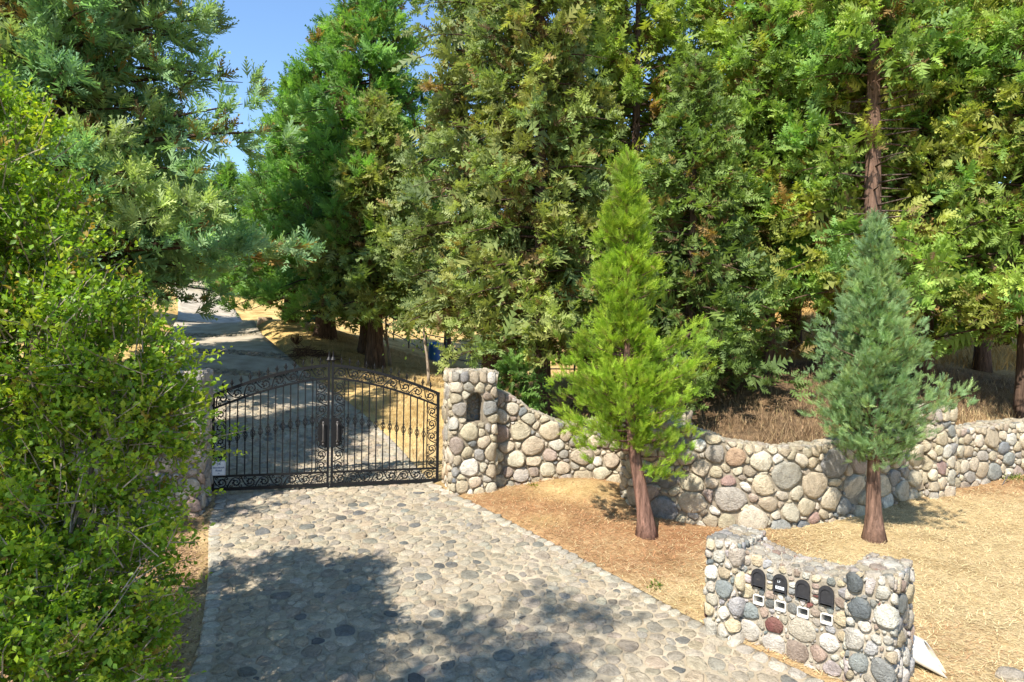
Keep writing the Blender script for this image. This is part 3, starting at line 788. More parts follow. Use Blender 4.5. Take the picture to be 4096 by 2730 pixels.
def gate_leaf(s0, s1, hinge, label):
    """s0..s1 along the opening; hinge = s of the hinge side"""
    o3 = GL + gdir*hinge
    th = empty('gate_leaf', (o3[0], o3[1], GZ), GANG); tag(th, label, 'gate', 'leaves of the double iron gate')
    X = lambda s: s-hinge
    meet = s1 if hinge == s0 else s0; sg = 1 if meet > hinge else -1
    fr = MB()
    hz = arch_z(hinge); mz = arch_z(meet)
    def bar(sa, za, zb_, w_=.02, d=.02): fr.box((X(sa)-w_, -d, za), (X(sa)+w_, d, zb_))
    bar(hinge+sg*.025, 0, hz+.02, .025, .028); bar(meet-sg*.025, -.03, mz+.06, .022, .025)
    ss = np.linspace(s0, s1, 26)
    def rail(zf, rad): fr.tube([(X(s), 0, zf(s)) for s in ss], rad, 4, rot=math.pi/4)
    rail(lambda s: arch_z(s)-.005, .038); rail(lambda s: arch_z(s)-.245, .027)
    rail(lambda s: .03, .040); rail(lambda s: .265, .026)
    hp, mp = hinge+sg*.235, meet-sg*.245
    for q in (hp, mp): bar(q, .265, arch_z(q)-.25, .009, .010)
    fr.build('frame', M_IRON, th)
    # spear on the meeting stile
    m = MB(); b = X(meet-sg*.025)
    m.lathe([(.028, mz+.05), (.030, mz+.08), (.055, mz+.10), (.02, mz+.16), (.012, mz+.2), (.001, mz+.30)], 8, (b, 0, 0)); m.build('spear', M_IRON, th, smooth=False)
    # pickets with baskets
    pa, pb = min(hp, mp), max(hp, mp); n = 12
    for k in range(n):
        s = pa + (pb-pa)*(k+.5)/n; zt_ = arch_z(s)-.25
        m = MB(); m.box((-.0105, -.0105, .265), (.0105, .0105, zt_))
        p = m.build('picket', M_IRON, th, (X(s), 0, 0))
        link('basket', BASK, p, (0, 0, .86+.42*(1-abs((s-GLEN/2)/(GLEN/2))**1.3))).scale = (1.25, 1.25, 1.15)
    # scrollwork
    def put(s, z, a, sc=1.0, flip=1):
        o = link('scroll', SCROLL, th, (X(s), 0, z)); o.rotation_euler = (0, -a, 0); o.scale = (sc, 1, sc*flip)
    n = 8
    for k in range(n):
        s = s0+.06+(s1-s0-.12)*(k+.5)/n; sl_ = (arch_z(s+.03)-arch_z(s-.03))/.06
        put(s, arch_z(s)-.126, math.atan(sl_), 1.05, 1 if k % 2 else -1)
        put(s, .148, 0, 1.05, -1 if k % 2 else 1)
    for q, wdt in ((hinge+sg*.14, .95), (meet-sg*.145, .98)):
        z0, z1 = .29, arch_z(q)-.28; n2 = max(5, int(round((z1-z0)/.22)))
        for k in range(n2): put(q, z0+(z1-z0)*(k+.5)/n2, math.pi/2, wdt, 1 if k % 2 else -1)
    # finials
    for k in range(12):
        s = s0+.10+(s1-s0-.20)*(k+.5)/12
        link('finial', FIN, th, (X(s), 0, arch_z(s)+.015)).scale = (1.35, 1.35, 1.15)
    # lock plate with scalloped outline
    pts = []
    for k in range(29):
        z = .74+.55*k/28; t = k/28
        x = .10+.115*math.sin(math.pi*min(max(t*1.0, 0), 1))**.45 + .010*math.cos(t*math.pi*8)
        if t in (0, 1): x = .07
        pts.append((x, z))
    m = MB(); F = []; V = []
    base = X(meet)
    for (x, z) in pts: 
        for y in (-.034, -.026): V += [(base-sg*.002, y, z), (base-sg*x, y, z)]
    for k in range(28):
        a, b2 = 4*k, 4*(k+1)
        F += [(a, a+1, b2+1, b2), (a+2, b2+2, b2+3, a+3), (a+1, a+3, b2+3, b2+1)]
    m.add(V, F); m.build('lock_plate', M_IRON, th)
    m = MB(); hx = base-sg*.115
    m.tube([(hx, -.04, .85), (hx, -.085, .86), (hx, -.09, .88), (hx, -.092, 1.0), (hx, -.09, 1.14), (hx, -.085, 1.16), (hx, -.04, 1.17)], .011, 8)
    for z in (.81, 1.21): m.lathe([(.001, -.022), (.018, -.012), (.02, 0), (.018, .012), (.001, .022)], 10, (hx, -.088, z))
    m.tube([(hx, -.088, .82), (hx, -.088, 1.2)], .012, 8)
    for z in (.85, 1.17): m.tube([(hx, -.03, z), (hx, -.038, z)], .025, 10)
    m.build('handle', M_STEEL, th, smooth=True)
    return th
gate_leaf(0.0, GLEN/2-.012, 0.0, 'black scrollwork iron gate leaf hinged on the grey pillar beside the oak')
gate_leaf(GLEN/2+.012, GLEN, GLEN, 'black scrollwork iron gate leaf hinged on the pillar with the niche')

def text_mesh(txt, size, mat, name, bold=0.0):
    cu = bpy.data.curves.new(name, 'FONT'); cu.body = txt; cu.size = size; cu.align_x = 'CENTER'; cu.align_y = 'CENTER'; cu.offset = bold
    o = bpy.data.objects.new(name, cu); COL.objects.link(o)
    bpy.context.view_layer.update()
    me = bpy.data.meshes.new_from_object(o.evaluated_get(bpy.context.evaluated_depsgraph_get()))
    bpy.data.objects.remove(o); me.materials.clear(); me.materials.append(mat); me.name = name
    return me
sp = GL + gdir*.13 + gnor*.05
sg = empty('address_sign', (sp[0], sp[1], GZ+.29), GANG); tag(sg, 'small white address sign with blue lettering on the gate foot', 'sign')
m = MB(); m.box((-.115, -.004, 0), (.115, .004, .26)); m.build('board', M_SIGN, sg)
m = MB()
for a in ((-.107, .008, .107, .011), (-.107, .249, .107, .252), (-.107, .011, -.104, .249), (.104, .011, .107, .249)): m.box((a[0], -.0062, a[1]), (a[2], -.0042, a[3]))
m.build('border', M_INK, sg)
for txt, z, s_ in (('34', .205, .062), ('Storybook', .142, .045), ('Road', .09, .05), ('\u2192', .04, .035)):
    o = link('lettering', text_mesh(txt, s_, M_INK, 'lettering', .0012), sg, (0, -.0055, z)); o.rotation_euler = (math.pi/2, 0, 0)

# ------------------------------------------------------------------ mailbox wall
MA = R_(43); mdir = np.array([math.cos(MA), -math.sin(MA)]); mnor = np.array([-math.sin(MA), -math.cos(MA)]); MANG = -MA
MP0 = np.array([2.27, 7.86])
def mpt(t, dep=0.0): return MP0 + mdir*t - mnor*dep
MT = CZ-2.30
for (t0, t1, seed, lab) in ((0, .40, 41, 'stubby stone end post of the mailbox wall nearest the tree trunk'), (1.53, 1.95, 42, 'stubby stone end post of the mailbox wall beside the white pipe')):
    c = mpt((t0+t1)/2, .38)
    zb_ = float(zfront(c[0], np.array([c[1]-.35]))[0])
    th, _ = pillar('mailbox_post', lab, c[0], c[1], t1-t0, .76, MANG, zb_, MT, seed, PAL_MAIL,
        classes=[(.12,.15,60),(.085,.11,400),(.055,.075,700),(.035,.048,1200),(.022,.028,400)], gap=.011, mort=M_MORT_L, big_top=False, cat='stone post', rad=.045)
MBOX = [(.590+.240*k) for k in range(4)]
TW, TH_ = .118, .105
c0 = mpt(.96, .10); ZBm = float(zfront(0, np.array([c0[1]]))[0])
mw = empty('mailbox_wall', (c0[0], c0[1], ZBm), MANG); tag(mw, 'low wall of pale mixed stones holding four black mailboxes', 'stone wall', None, 'thing')
t_lo, t_hi = .38, 1.55
mtop = interp_fn([.3, .45, .8, 1.1, 1.4, 1.6], [CZ-2.37, CZ-2.38, CZ-2.45, CZ-2.49, CZ-2.45, CZ-2.40])
FD = .11                                            # recess behind the posts
# core face with holes for the tubes
rng = np.random.default_rng(43)
O = np.array(mw.location)
def mloc(t, dep, z):                                 # wall coordinates in the frame of the empty
    p = mpt(t, dep)-O[:2]; c, s_ = math.cos(-MANG), math.sin(-MANG)
    return (p[0]*c-p[1]*s_, p[0]*s_+p[1]*c, z-O[2])
tz0, tz1 = CZ-2.945, CZ-2.84
uedge = [t_lo]+sum([[c+.005-TW/2, c+.005+TW/2] for c in MBOX], [])+[t_hi]
V = []; F = []
def quad(a): 
    n0 = len(V); V.extend(a); F.append((n0, n0+1, n0+2, n0+3))
for i in range(len(uedge)-1):
    a, b = uedge[i], uedge[i+1]; d = FD+.010
    zz = [ZBm-.5, tz0, tz1, None]
    for j in range(3):
        if j == 1 and i % 2 == 1: continue
        za, zc = zz[j], zz[j+1]
        ta = mtop(np.array([a, b]))-.015
        quad([mloc(a, d, za), mloc(b, d, za), mloc(b, d, zc if zc else ta[1]), mloc(a, d, zc if zc else ta[0])])
    ta = mtop(np.array([a, b]))-.015
    quad([mloc(a, d, ta[0]), mloc(b, d, ta[1]), mloc(b, .70, ta[1]), mloc(a, .70, ta[0])])
    quad([mloc(a, .70, ta[0]), mloc(b, .70, ta[1]), mloc(b, .70, ZBm-.5), mloc(a, .70, ZBm-.5)])
me = bpy.data.meshes.new('mortar_core'); me.from_pydata(V, [], F); me.materials.append(M_MORT_L); link('mortar_core', me, mw)
boxes = [(c-.082, c+.082, CZ-2.752, CZ-2.535) for c in MBOX] + [(c+.005-TW/2-.006, c+.005+TW/2+.006, tz0-.006, tz1+.006) for c in MBOX]
def inm(a, b, r):
    u = a*1.1; ok = (u > t_lo-.0+r*.5) & (u < t_hi-r*.5) & (b > ZBm-.22) & (b < mtop(u)-r*.9)
    for (x0, x1, z0, z1) in boxes: ok &= ~((u > x0-r*.8) & (u < x1+r*.8) & (b > z0-r*.75) & (b < z1+r*.75))
    return ok
C, Rr = pack(inm, (t_lo/1.1, ZBm-.2), (t_hi/1.1, MT), [(.14,.175,60),(.09,.12,500),(.055,.08,2000),(.033,.046,4000),(.02,.026,1200)], rng, None, .70)
big = (Rr > .06) & (C[:, 1] > CZ-2.8)
def extm(C, R):
    u = C[:, 0]*1.1; z = np.zeros(len(C)); o = np.ones(len(C))
    yield z, o, mtop(u)-C[:, 1]
    yield -o, z, C[:, 0]-t_lo/1.1; yield o, z, t_hi/1.1-C[:, 0]
    for (x0, x1, z0, z1) in boxes:
        bu = np.clip(C[:, 0], x0/1.1, x1/1.1); bz = np.clip(C[:, 1], z0, z1); ddx, ddy = bu-C[:, 0], bz-C[:, 1]; d = np.hypot(ddx, ddy)+1e-6
        yield ddx/d, ddy/d, np.where(d < 1e-4, 9, d)
tt, rr = cells(C, Rr, 12, .009, extm, 1.6, rng=rng); cols = pick(PAL_MAIL, len(C), rng)
H = np.clip(Rr*.24, .007, .022)*rng.uniform(.6, 1.2, len(Rr))
def mapm(u, v, h):
    p = MP0[None]+mdir[None]*u[:, None]-mnor[None]*(FD-h)[:, None]; return np.stack([p[:, 0], p[:, 1], v], -1)
def world_to(P, o):
    q = P-np.array(o.location); c, s_ = math.cos(-o.rotation_euler[2]), math.sin(-o.rotation_euler[2])
    return np.stack([q[..., 0]*c-q[..., 1]*s_, q[..., 0]*s_+q[..., 1]*c, q[..., 2]], -1)
P = world_to(stone_mesh(mapm, C, Rr, tt, rr, H, 1.1, cols, rng, .03), mw)
emit_stones('stone', mw, P, cols, M_STONE, np.argsort(-Rr), 300, 'small_stones', 0)
ins = lambda a, b, r: (a > t_lo+r*.6) & (a < t_hi-r*.6) & (b > FD+r*.9) & (b < .70-r*.9)
C, Rr = pack(ins, (t_lo, 0), (t_hi, .7), [(.06,.10,300),(.035,.055,1500),(.02,.03,2500)], rng)
def exm2(C, R):
    z = np.zeros(len(C)); o = np.ones(len(C)); yield z, -o, C[:, 1]-FD; yield z, o, .70-C[:, 1]
tt, rr = cells(C, Rr, 9, .009, exm2, 1.5, rng=rng); cols = .5*pick(PAL_MAIL, len(C), rng)+.5*np.array((.40, .35, .27))
def mapmt(u, v, h):
    p = MP0[None]+mdir[None]*u[:, None]-mnor[None]*v[:, None]; return np.stack([p[:, 0], p[:, 1], mtop(u)+h-.008], -1)
P = world_to(stone_mesh(mapmt, C, Rr, tt, rr, rng.uniform(.006, .018, len(C)), 1, cols, rng, .03), mw)
emit_stones('cap_stone', mw, P, cols, M_STONE, None, 300, 'small_cap_stones', 0)

def tomb(w_, h_, n=12):                              # arched outline, foot centred at 0
    P = [(-w_/2, 0), (w_/2, 0)]
    for k in range(n+1):
        a = math.pi*k/n; P.append((w_/2*math.cos(a), h_-w_/2+w_/2*math.sin(a)))
    return P
def ring_prism(mb, out, inn, y0, y1):
    n = len(out); V = []
    for Q, y in ((out, y0), (inn, y0), (inn, y1), (out, y1)): V += [(x, y, z) for x, z in Q]
    F = []
    for k in range(n):
        k2 = (k+1) % n
        for a in range(4):
            b = (a+1) % 4; F.append((a*n+k, a*n+k2, b*n+k2, b*n+k))
    mb.add(V, F)
def prism(mb, Q, y0, y1):
    n = len(Q); V = [(x, y0, z) for x, z in Q]+[(x, y1, z) for x, z in Q]
    mb.add(V, [tuple(range(n)), tuple(range(n, 2*n))[::-1]]+[(k, n+k, n+(k+1) % n, (k+1) % n) for k in range(n)])
mlab = ['black arched mailbox nearest the far end post, in half shade', 'black arched mailbox with a white name sticker on its door',
        'plain black arched mailbox next to the one with the sticker', 'plain black arched mailbox nearest the end post by the white pipe']
tlab = ['white square newspaper tube below the mailbox at the far end post', 'white square newspaper tube below the mailbox with the sticker',
        'white square newspaper tube third along from the far end post', 'white square newspaper tube nearest the end post by the white pipe']
for k, c in enumerate(MBOX):
    p = mpt(c, FD-.012)
    mbx = empty('mailbox', (p[0], p[1], CZ-2.75), MANG); tag(mbx, mlab[k], 'mailbox', 'mailboxes set in the stone wall')
    m = MB(); ring_prism(m, tomb(.150, .205), tomb(.118, .170), -.022, .0); ring_prism(m, [(x, z+.0) for x, z in tomb(.118, .170)], [(x, z) for x, z in tomb(.114, .168)], -.022, .45); m.build('body', M_BLACKP, mbx)
    m = MB(); prism(m, [(x, z+.016) for x, z in tomb(.114, .146)], -.010, .006); d = m.build('door', M_BLACKP, mbx)
    m = MB(); m.box((-.058, -.020, .014), (.058, -.008, .026)); m.build('door_lip', M_BLACKP, mbx)
    if k == 1:
        m = MB(); m.box((-.046, -.0135, .040), (.046, -.0105, .072)); lb = m.build('label', M_SIGN, mbx)
        for txt, s_, mt, z, x in (('TAF', .036, M_BLACKP, .056, -.006), ('LT', .030, M_SIGN, .120, -.01)):
            o = link('lettering', text_mesh(txt, s_, mt, 'lettering', .0006), mbx, (x, -.0142, z)); o.rotation_euler = (math.pi/2, 0, 0)
    if k == 0:
        o = link('lettering', text_mesh('MS', .028, M_STEEL, 'lettering', .0005), mbx, (.0, -.0112, .085)); o.rotation_euler = (math.pi/2, 0, 0)
    p = mpt(c+.005, FD-.022)
    tb = empty('newspaper_tube', (p[0], p[1], (tz0+tz1)/2), MANG); tag(tb, tlab[k], 'newspaper tube', 'newspaper tubes set in the stone wall')
    def rsq(w_, h_, r, n=4):
        P = []
        for (sx, sz, a0) in ((1, 1, 0), (-1, 1, 90), (-1, -1, 180), (1, -1, 270)):
            for j in range(n+1):
                a = R_(a0+90*j/n); P.append((sx*(w_/2-r)+r*math.cos(a), sz*(h_/2-r)+r*math.sin(a)))
        return P
    m = MB(); o_, i_ = rsq(TW+.002, tz1-tz0+.002, .016), rsq(TW-.016, tz1-tz0-.016, .012)
    ring_prism(m, o_, i_, 0, .42); m.build('sleeve', M_WHITEP, tb)
    m = MB(); prism(m, rsq(TW-.014, tz1-tz0-.014, .012), .40, .41); m.build('end_plate', M_WHITEP, tb)

# white drain pipe, cut at an angle
pp = np.array([4.40, 7.12]); gzp = g1(4.40, 7.12)
pipe = empty('drain_pipe', (pp[0], pp[1], gzp)); tag(pipe, 'white plastic drain pipe end sticking out behind the mailbox wall', 'pipe')
m = MB(); ax = np.array([.74, -.44, -.30]); ax /= np.linalg.norm(ax); sd = np.cross(ax, (0, 0, 1)); sd /= np.linalg.norm(sd); upv = np.cross(sd, ax)
n = 28; V = []
for (rr_, inner) in ((.125, 0), (.113, 1)):
    for end in (0, 1):
        for k in range(n):
            a = 2*math.pi*k/n; off = rr_*(math.cos(a)*sd+math.sin(a)*upv)
            l = -.55 if end == 0 else .08 - .16*math.sin(a)
            V.append(np.array((0, 0, .17))+ax*l+off)
F = []; F2 = []
for k in range(n):
    k2 = (k+1) % n
    F += [(k, k2, n+k2, n+k), (n+k, n+k2, 3*n+k2, 3*n+k)]; F2.append((2*n+k, 3*n+k, 3*n+k2, 2*n+k2))
m.add(V, F); m.build('pipe_shell', M_WHITEP, pipe, smooth=True)
m = MB(); m.add(V, F2); m.build('pipe_inside', M_PIPE_SHADE, pipe, smooth=True)
# loose footing stones round the pipe
rng = np.random.default_rng(44)
ft = empty('stone_footing', (4.4, 6.95, g1(4.4, 6.95))); tag(ft, 'flat stones set in the straw below the white pipe', 'stones', None, 'thing')
for k in range(9):
    x = 4.15+.20*(k % 5)+rng.uniform(-.05, .05); y = 6.85+.16*(k//5)+rng.uniform(-.05, .05)-.05*(k % 5)
    r = rng.uniform(.07, .12); C = np.array([[x, y]]); Rr = np.array([r])
    th_ = np.linspace(0, 2*math.pi, 10, endpoint=False)[None]; r_ = r*rng.uniform(.85, 1.15, (1, 10))
    P = stone_mesh(lambda u, v, h: np.stack([u, v, gz(u, v)+h], -1), C, Rr, th_, r_, np.array([r*.5]), 1.25, None, rng, .05)
    cc = P[0].mean(0); q, t = stone_faces(10)
    link('stone', mesh_np('stone', P[0]-cc, [q, t], np.repeat(pick(PAL_COB, 1, rng), 31, 0), True, M_STONE), ft, cc-np.array(ft.location))

# ------------------------------------------------------------------ vegetation
def frond(npair, ang=50, ll=.42, wd=.045, droop=.12, twist=0.0):
    """flat spray along +x, unit length; triangles"""
    V = []; F = []
    for k in range(npair):
        x = .08+.86*k/npair; l = ll*(1-.55*(k/npair))*(.65+.35*math.sin(math.pi*min(1, (k+1)/npair*1.3)))
        for s in (-1, 1):
            a = R_(ang-14*k/npair); b = len(V); zz = .05 if (k+s) % 2 else -.03
            V += [(x, 0, -droop*x*x), (x+wd, 0, -droop*(x+wd)**2), (x+l*math.cos(a), s*l*math.sin(a), zz-droop*(x+.4*l)**2)]
            F.append((b, b+1, b+2) if s > 0 else (b+1, b, b+2))
    b = len(V); V += [(0, -.012, 0), (0, .012, 0), (1.0, 0, -droop)]; F.append((b, b+1, b+2))
    return np.array(V), np.array(F)
FR_RED = frond(5, 52, .48, .17, .22)
FR_SEQ = frond(5, 34, .52, .17, -.12)
FR_YNG = frond(5, 32, .52, .12, -.10)

def scatter(tmpl, P, D, S, col, rng, roll=.6, tipgain=1.0, flat=False):
    """places a spray template at every P, along D"""
    V0, F0 = tmpl; n = len(P)
    D = D/(np.linalg.norm(D, axis=1)[:, None]+1e-9)
    up = np.tile([0, 0, 1.0], (n, 1)) + rng.normal(0, roll, (n, 3))
    B = np.cross(up, D); B /= np.linalg.norm(B, axis=1)[:, None]+1e-9
    N = np.cross(D, B)
    V = P[:, None] + S[:, None, None]*(V0[None, :, :1]*D[:, None] + V0[None, :, 1:2]*B[:, None] + V0[None, :, 2:]*N[:, None])
    F = F0[None]+(np.arange(n)*len(V0))[:, None, None]
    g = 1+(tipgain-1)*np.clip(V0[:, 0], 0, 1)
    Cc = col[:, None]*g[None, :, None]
    return V.reshape(-1, 3), F.reshape(-1, 3), Cc.reshape(-1, 3)

def trunk_mb(H, r0, rng, lean=(0, 0), n=10, col=(.17, .105, .075), wob=.05, flare=1.45):
    mb = MB(); k = 14; t = np.linspace(0, 1, k)**1.25
    x = lean[0]*t*H + wob*np.cumsum(rng.normal(0, .3, k))*.5*t; y = lean[1]*t*H + wob*np.cumsum(rng.normal(0, .3, k))*.5*t
    r = r0*(1-t*.93)*(1+(flare-1)*np.exp(-t*H/.45)); P = np.stack([x, y, t*H], 1); P[0, 2] = -.25
    mb.tube(P, r, n, col)
    return mb, lambda z: (np.interp(z, P[:, 2], P[:, 0]), np.interp(z, P[:, 2], P[:, 1]))

def conifer(name, label, x, y, H, prof, rt, seed, nbr=150, fr=FR_RED, fsize=(.34, .52), cols=None, z0=1.4, lean=(0, 0), rise=.12, sag=.32, per=34,
            group='redwoods behind the wall', z=None, rust=.05, barkc=(.13, .088, .066), extra=None, azmask=None, bare=None, up=.25, tip=1.35, skip=.0, clump=1.0, dead=.55):
    """prof: list of (fraction of height, radius)"""
    rng = np.random.default_rng(seed)
    zg = g1(x, y) if z is None else z
    th = empty(name, (x, y, zg)); tag(th, label, 'tree', group)
    mb, ax = trunk_mb(H, rt, rng, lean, 12, barkc)
    pf = np.array(prof); Ps = []; Ds = []; Ss = []; Cs = []
    cols = np.array(cols if cols is not None else [(.075, .135, .045), (.095, .15, .05), (.06, .12, .05)])
    br = []
    for k in range(nbr):
        t = (k+rng.uniform(0, 1))/nbr; zz = z0+(H-z0-.15)*t**1.08
        rmax = np.interp(zz/H, pf[:, 0], pf[:, 1]); az = k*2.39996+rng.normal(0, .35)
        L = rmax*rng.uniform(.62, 1.12)
        if rng.uniform() < skip: continue
        if bare and bare[0] < zz < bare[1] and rng.uniform() < bare[2] and math.cos(az-bare[3]) > -.1:
            cx, cy = ax(zz); q = rng.uniform(.4, 1.1)
            mb.tube([(cx, cy, zz), (cx+q*math.cos(az), cy+q*math.sin(az), zz+.1*q-.1)], [.03, .008], 4, (.16, .12, .10)); continue
        br.append((zz, az, L, None))
    for e in (extra or []): br.append((e[0], e[1], e[2], e[3]))
    for (zz, az, L, ex) in br:
        cx, cy = ax(zz); n = max(6, int(1.4*per*clump*(.35+.65*min(L/2.6, 1.6))))
        rs = rise if ex is None else ex[0]; sg_ = sag if ex is None else ex[1]
        bend = rng.normal(0, .12)
        def bp(tau): 
            a = az+bend*tau; return np.stack([cx+L*tau*np.cos(a), cy+L*tau*np.sin(a), zz+L*(rs*tau-sg_*tau**2*min(1, L/2.5))], -1)
        tb = np.linspace(0, .96, 5); mb.tube(bp(tb), np.interp(tb, [0, 1], [max(.012, .018*L), .005]), 4, tuple(np.array(barkc)*.8), cap=False)
        lo = .06
        if ex is not None: lo = .45
        m = max(2, n//7); n = m*7
        tp = lo+(1-lo)*rng.uniform(0, 1, m)**.85
        base = bp(tp); side = np.where(rng.uniform(0, 1, m) < .5, -1, 1)
        off = L*(.22*(1.15-tp))*rng.uniform(.1, 1, m)*1.3 + .05
        a2 = az+side*rng.uniform(.5, 1.2, m)
        pc = base + np.stack([np.cos(a2)*off, np.sin(a2)*off, -.12*off+rng.normal(-.02, .16*clump, m)], 1)
        p = np.repeat(pc, 7, 0)+rng.normal(0, .06, (n, 3)); tau = np.repeat(tp, 7)
        a3 = az+np.repeat(side*rng.uniform(0, .7, m), 7)
        d = np.stack([np.cos(a3)*.75, np.sin(a3)*.75, np.full(n, up)], 1)+rng.normal(0, .55, (n, 3))
        c = cols[rng.choice(len(cols))]*rng.uniform(.85, 1.18)
        cc = np.tile(c, (n, 1))*np.repeat(rng.uniform(.82, 1.25, (m, 1)), 7, 0)*rng.uniform(.85, 1.15, (n, 1))
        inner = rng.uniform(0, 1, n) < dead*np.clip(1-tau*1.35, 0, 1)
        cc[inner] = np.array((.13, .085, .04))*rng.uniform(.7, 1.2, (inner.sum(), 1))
        if rng.uniform() < rust:
            q = np.repeat(rng.uniform(0, 1, m) < .35, 7); cc[q] = np.array((.27, .17, .055))*rng.uniform(.7, 1.3, (q.sum(), 1))
        elif rng.uniform() < .35:
            q = rng.uniform(0, 1, n) < .12; cc[q] = np.array((.22, .16, .055))*rng.uniform(.7, 1.3, (q.sum(), 1))
        Ps.append(p); Ds.append(d); Ss.append(rng.uniform(*fsize, n)*(.7+.3*min(1, L/1.5))); Cs.append(cc)
        m2 = 7; t2 = rng.uniform(.12, .75, m2); p2 = bp(t2)+rng.normal(0, .14, (m2, 3))      # older, larger sprays inside
        d2 = np.stack([np.full(m2, math.cos(az)), np.full(m2, math.sin(az)), np.full(m2, .1)], 1)+rng.normal(0, .6, (m2, 3))
        Ps.append(p2); Ds.append(d2); Ss.append(rng.uniform(.62, .95, m2)*min(1, .5+L/4)*fsize[1]/.45); Cs.append(np.tile(c*.85, (m2, 1))*rng.uniform(.8, 1.15, (m2, 1)))
    mb.build('trunk', M_BARK, th, smooth=True, col=True)
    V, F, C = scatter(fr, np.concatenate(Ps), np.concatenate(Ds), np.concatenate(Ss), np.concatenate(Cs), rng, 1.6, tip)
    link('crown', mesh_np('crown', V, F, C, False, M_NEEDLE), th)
    return th

def PX(px, d): return (px-2048)/2730*d
G_DARK = [(0.12, 0.237, 0.055), (0.146, 0.282, 0.062), (0.171, 0.295, 0.064), (0.109, 0.216, 0.064)]
G_OLIVE = [(0.215, 0.272, 0.083), (0.256, 0.303, 0.094), (0.183, 0.252, 0.086), (0.226, 0.242, 0.077)]
G_GREEN = [(0.219, 0.303, 0.063), (0.258, 0.344, 0.067), (0.181, 0.272, 0.067), (0.31, 0.354, 0.067)]
G_BLUE = [(0.186, 0.293, 0.147), (0.221, 0.324, 0.162), (0.14, 0.25, 0.128), (0.278, 0.347, 0.151)]
G_YEL = [(0.249, 0.337, 0.076), (0.21, 0.317, 0.071), (0.17, 0.295, 0.071), (0.3, 0.327, 0.076)]
COLM = [(0, 2.2), (.10, 3.0), (.35, 2.9), (.65, 2.3), (.85, 1.3), (1, .15)]
CONE = [(0, 3.6), (.08, 4.4), (.30, 4.1), (.55, 3.0), (.8, 1.5), (1, .1)]
def sc(p, k): return [(a, b*k) for a, b in p]

# big blue-green sequoia left of the drive
xL, dL = PX(215, 17.5), 17.5
conifer('sequoia_tree', 'huge blue green sequoia left of the drive, towering over the oak', xL, dL, 21, [(0,4.6),(.10,4.9),(.25,4.5),(.45,4.0),(.6,3.4),(.8,2.0),(1,.1)], .55, 101, 250, FR_SEQ, (.38, .62), G_BLUE, 2.9,
        rise=.10, sag=.16, per=46, group='trees along the drive', rust=.03, up=.45, tip=1.5, extra=[
        (6.2, -.30, 6.3, (.18, .10)), (6.6, -.18, 5.6, (.22, .08)), (4.6, -.35, 5.6, (.10, .06)), (4.0, -.22, 6.4, (.02, .03)), (3.8, -.42, 6.0, (.06, .06)), (4.3, -.1, 6.7, (.0, .04)), (4.2, .05, 6.6, (.0, .03)),
        (4.4, -.55, 5.0, (.05, .05)), (5.2, -.7, 4.6, (.05, .06)), (2.6, -1.5, 4.4, (.02, .06)), (2.2, -1.15, 3.6, (.02, .06)), (2.0, -1.8, 4.0, (.02, .06)), (3.2, -1.3, 4.6, (.04, .06)), (1.8, -1.35, 4.2, (0, .04)), (9.0, -.25, 4.6, (.2, .1)), (8.0, -.1, 4.8, (.2, .1)), (10.2, -.2, 4.3, (.2, .1))], clump=1.15)
conifer('sequoia_tree', 'pale green sequoia boughs at the picture edge above the oak', -9.7, 8.6, 15.0, sc(CONE, .80), .36, 102, 170, FR_SEQ, (.40, .62), G_BLUE, 1.5, per=40, group='trees along the drive', up=.4, tip=1.4)
conifer('sequoia_tree', 'shaded sequoia behind the huge one left of the drive', -17.6, 25.0, 15, sc(CONE, .9), .4, 160, 120, FR_SEQ, (.5, .75), G_BLUE, 1.4, per=34, group='trees along the drive', up=.4, tip=1.4, rust=.02)
conifer('sequoia_tree', 'farthest sequoia on the far left bank of the drive', -22.0, 33.0, 15, sc(CONE, .95), .4, 161, 110, FR_SEQ, (.55, .8), G_DARK, 1.2, per=32, group='trees along the drive', up=.4, tip=1.4, rust=.02)
# dark green trees across the drive
conifer('sequoia_tree', 'dark green sequoia farthest up the drive with the brick red bark', PX(1165, 32.5), 32.5, 11.6, sc(CONE, .86), .36, 103, 130, FR_SEQ, (.42, .66), G_DARK, 1.6, per=40, group='trees along the drive', up=.5, tip=1.45, rust=.03)
conifer('sequoia_tree', 'dense dark green sequoia with a sharp second peak beside the drive', PX(1300, 29), 29, 13.4, sc(CONE, 1.02), .40, 104, 190, FR_SEQ, (.40, .62), G_DARK, 1.5, per=44, group='trees along the drive', up=.55, tip=1.45, rust=.03)
conifer('sequoia_tree', 'tallest dark green sequoia beside the patch of blue sky', PX(1475, 27), 27, 17.2, sc(CONE, .98), .36, 105, 210, FR_SEQ, (.38, .6), G_DARK, 1.8, per=42, group='trees along the drive', up=.55, tip=1.45, rust=.03)
conifer('redwood_tree', 'olive redwood with the thick sunlit trunk just right of the gate', PX(1500, 24.5), 24.5, 9.8, [(0,2.2),(.15,2.9),(.4,2.6),(.7,1.6),(1,.1)], .31, 106, 110, FR_RED, (.34, .52), G_OLIVE, 1.9, per=40, rust=.08)
LOW = [(0, 2.6), (.08, 3.1), (.3, 2.7), (.6, 2.1), (.85, 1.1), (1, .12)]
conifer('redwood_tree', 'grey green redwood rising behind the niche pillar', PX(1968, 18.2), 18.2, 15.5, sc(COLM, .86), .25, 107, 190, FR_RED, (.28, .44), [(.21,.26,.105),(.24,.275,.11),(.18,.235,.095),(.215,.245,.085)], 1.9, per=42, rust=.05, lean=(-.012, 0))
conifer('redwood_tree', 'slim redwood with a leaning dark trunk behind the straight wall', PX(2175, 16), 16, 14.5, sc(COLM, .70), .21, 108, 180, FR_RED, (.26, .40), G_OLIVE, 1.6, per=42, rust=.05, lean=(-.025, 0))
